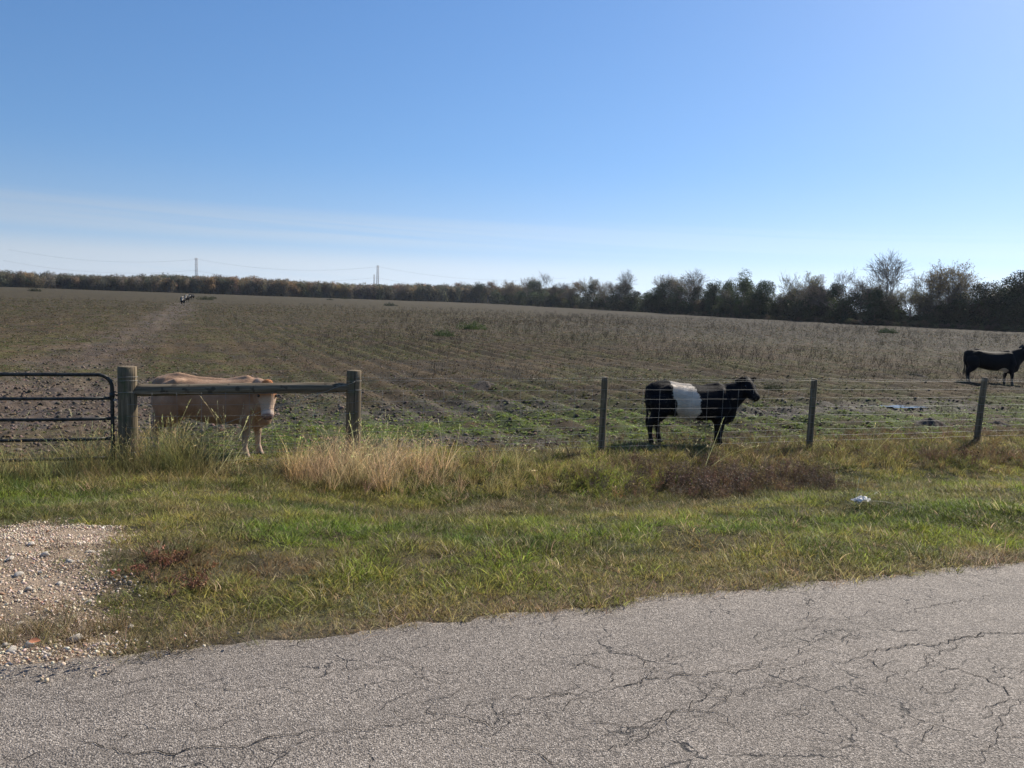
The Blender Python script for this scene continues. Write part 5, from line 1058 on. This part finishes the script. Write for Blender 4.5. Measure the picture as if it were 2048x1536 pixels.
def understorey():
    X = []; T = []; S = []
    for px in np.arange(985, 2330, 3.2):
        for row in range(2):
            p = hedge_pt(px+rng.uniform(-3, 3), rng.uniform(-3, 9)); topy = np.interp(px, [1000, 1300, 1600, 1900, 2200], [594, 596, 604, 611, 596])+rng.uniform(-20, 12); h = top_z(px, topy, p[1])+.8
            if abs(px-1722) < 22 or 1800 < px < 1850: h *= .55
            X.append(p); S.append(max(1., h)/10.); T.append([(.035, .05, .022), (.055, .07, .03), (.07, .066, .036), (.045, .058, .026)][rng.integers(4)])
    for px in np.arange(1000, 2330, 5.):    # low weedy skirt
        p = hedge_pt(px, rng.uniform(-7, -3)); X.append(p); S.append(rng.uniform(.06, .18)); T.append([(.12, .105, .05), (.09, .10, .04), (.15, .11, .07)][rng.integers(3)])
    X = np.array(X); n = len(X); P, ro, Sc = pack(X[:, 0], X[:, 1], np.array(S), .04); Sc[:, :2] *= rng.uniform(.8, 1.3, (n, 1)); k = Sc[:, 2] < .2; Sc[k, :2] *= 1.6
    scatter('undergrowth', SH, P, ro, Sc, jit(np.array(T), .25), rng.integers(0, 6, n), 'dark tangled undergrowth along the foot of the hedgerow')
    X = []; T = []; S = []
    W0, W1 = (-330, 318), (40, 560)
    for k in range(1500):
        f = rng.uniform(0, 1); dpt = rng.uniform(0, 1)**1.5*26; x_ = W0[0]+(W1[0]-W0[0])*f-.3*dpt; y_ = W0[1]+(W1[1]-W0[1])*f+dpt
        px = 1024+FPX*x_/y_; topy = np.interp(px, [0, 200, 330, 480, 560, 700, 800, 990], [532, 542, 539, 543, 550, 559, 558, 566])+rng.uniform(-1, 7)-3*(rng.uniform() < .15)
        h = top_z(px, topy, y_)+.8; X.append((x_, y_)); S.append(max(2.5, h)/10*(.9+.1*rng.uniform()))
        w_ = rng.uniform(); orr = .22+.4*math.exp(-((px-460)/110)**2)+.25*math.exp(-((px-600)/90)**2)+.2*math.exp(-((px-60)/40)**2)
        T.append((.34, .23, .11) if w_ < orr*.3 else ((.26, .20, .13) if w_ < orr else [(.19, .16, .13), (.16, .15, .10), (.11, .115, .08)][rng.integers(3)]))
    X = np.array(X); n = len(X); P, ro, Sc = pack(X[:, 0], X[:, 1], np.array(S), .04); Sc[:, :2] *= rng.uniform(.7, 1.1, (n, 1))
    scatter('far_wood', SH, P, ro, Sc, jit(np.array(T), .22), rng.integers(0, 6, n), 'far autumn wood closing the pasture at left')
understorey()

# ------------------------------------------------------------------ pylons and lines
def pylons():
    ms = mat_plain('pylon_steel', (.30, .31, .33), .6, .2); roots = []
    data = [(-331, 1300, 516, 'lattice power pylon at left, above the far cattle', 4.2), (395, 0, 0, '', 0)]
    spec = [(393, 516, 1150, 'taller lattice power pylon at left, above the far cattle', 2.9), (755, 531, 1150, 'lattice power pylon above the far wood near the middle', 2.9), (748, 549, 1750, 'smaller farther pylon just left of the middle one', 2.6), (1643, 549, 900, 'faint pylon top behind the bare trees at right', 3.2)]
    tips = []
    for px, py, Y, lab, wd in spec:
        d = ray(px, 575); x_ = d.x/d.y*Y; h = top_z(px, py, Y)+.8; root = empty('power_pylon', (x_, Y, -.8), 0, label=lab, cat='pylon', group='pylons of the power line'); mb = MB(); w0 = wd; nb = 14
        def wz(z): return wd*(1.1-.25*z/h)/2
        for sx in (-1, 1):
            for sy in (-1, 1): mb.tube([(sx*wz(0), sy*wz(0), 0), (sx*wz(h), sy*wz(h), h)], .2, 4)
        for i in range(nb):
            za, zb = h*i/nb, h*(i+1)/nb
            for sy in (-1, 1):
                mb.tube([(-wz(za), sy*wz(za), za), (wz(zb), sy*wz(zb), zb)], .11, 3); mb.tube([(wz(za), sy*wz(za), za), (-wz(zb), sy*wz(zb), zb)], .11, 3); mb.tube([(-wz(zb), sy*wz(zb), zb), (wz(zb), sy*wz(zb), zb)], .12, 3)
            for sx in (-1, 1): mb.tube([(sx*wz(za), -wz(za), za), (sx*wz(zb), wz(zb), zb)], .11, 3)
        add('lattice', mb.mesh('lattice', [ms]), root)
        arms = (.97, .80, .62) if Y > 1000 else (.93, .8)
        for q in arms:
            z = h*q; ax = 7. if Y > 1000 else 1.2; m2 = MB()
            P0 = [(0, -ax, z), (0, 0, z+.5), (0, ax, z)] if Y > 1000 else [(-5, 0, z), (0, 0, z+.4), (5, 0, z)]
            m2.tube(P0, .16, 4); m2.tube([P0[0], (0, 0, z-1.6), P0[2]], .12, 4); add('crossarm', m2.mesh('crossarm', [ms]), root)
        roots.append((x_, Y, h))
    cm = mat_plain('cable_aluminium', (.22, .24, .27), .6, .0)
    (x1, Y1, h1), (x2, Y2, h2) = roots[0], roots[1]; dx = x2-x1
    for q, lab in ((.97, 'top'), (.62, 'lower')):
        for (xa, ha, xb, hb, nm) in ((x1-dx*1.05, h1*q+4, x1, h1*q, 'left of the left pylon'), (x1, h1*q, x2, h2*q, 'between the two pylons'), (x2, h2*q, x2+dx*1.05, h2*q-6, 'right of the middle pylon')):
            P = []
            for k in range(33): f = k/32; P.append((xa+(xb-xa)*f, Y1+7*(1 if q > .9 else -1), ha+(hb-ha)*f-11*4*f*(1-f)*.9-.8))
            add('power_line', MB().tube(P, .08, 4).mesh('power_line', [cm]), label='%s power cable strung %s' % (lab, nm), cat='power cable', group='cables of the power line')
pylons()
# ------------------------------------------------------------------ haze
def haze():
    m, nt, out = new_mat('haze_air'); v = N(nt, 'ShaderNodeVolumePrincipled'); v.inputs['Color'].default_value = (.80, .88, 1, 1); v.inputs['Density'].default_value = HAZE; v.inputs['Anisotropy'].default_value = .35
    L(nt, v.outputs[0], out.inputs['Volume']); b = MB().box((0, 0, 29), (11000, 11000, 70)); add('haze', b.mesh('haze', [m]), kind='stuff', label='thin pale haze in the air')
haze()
print('objects', len(bpy.data.objects))
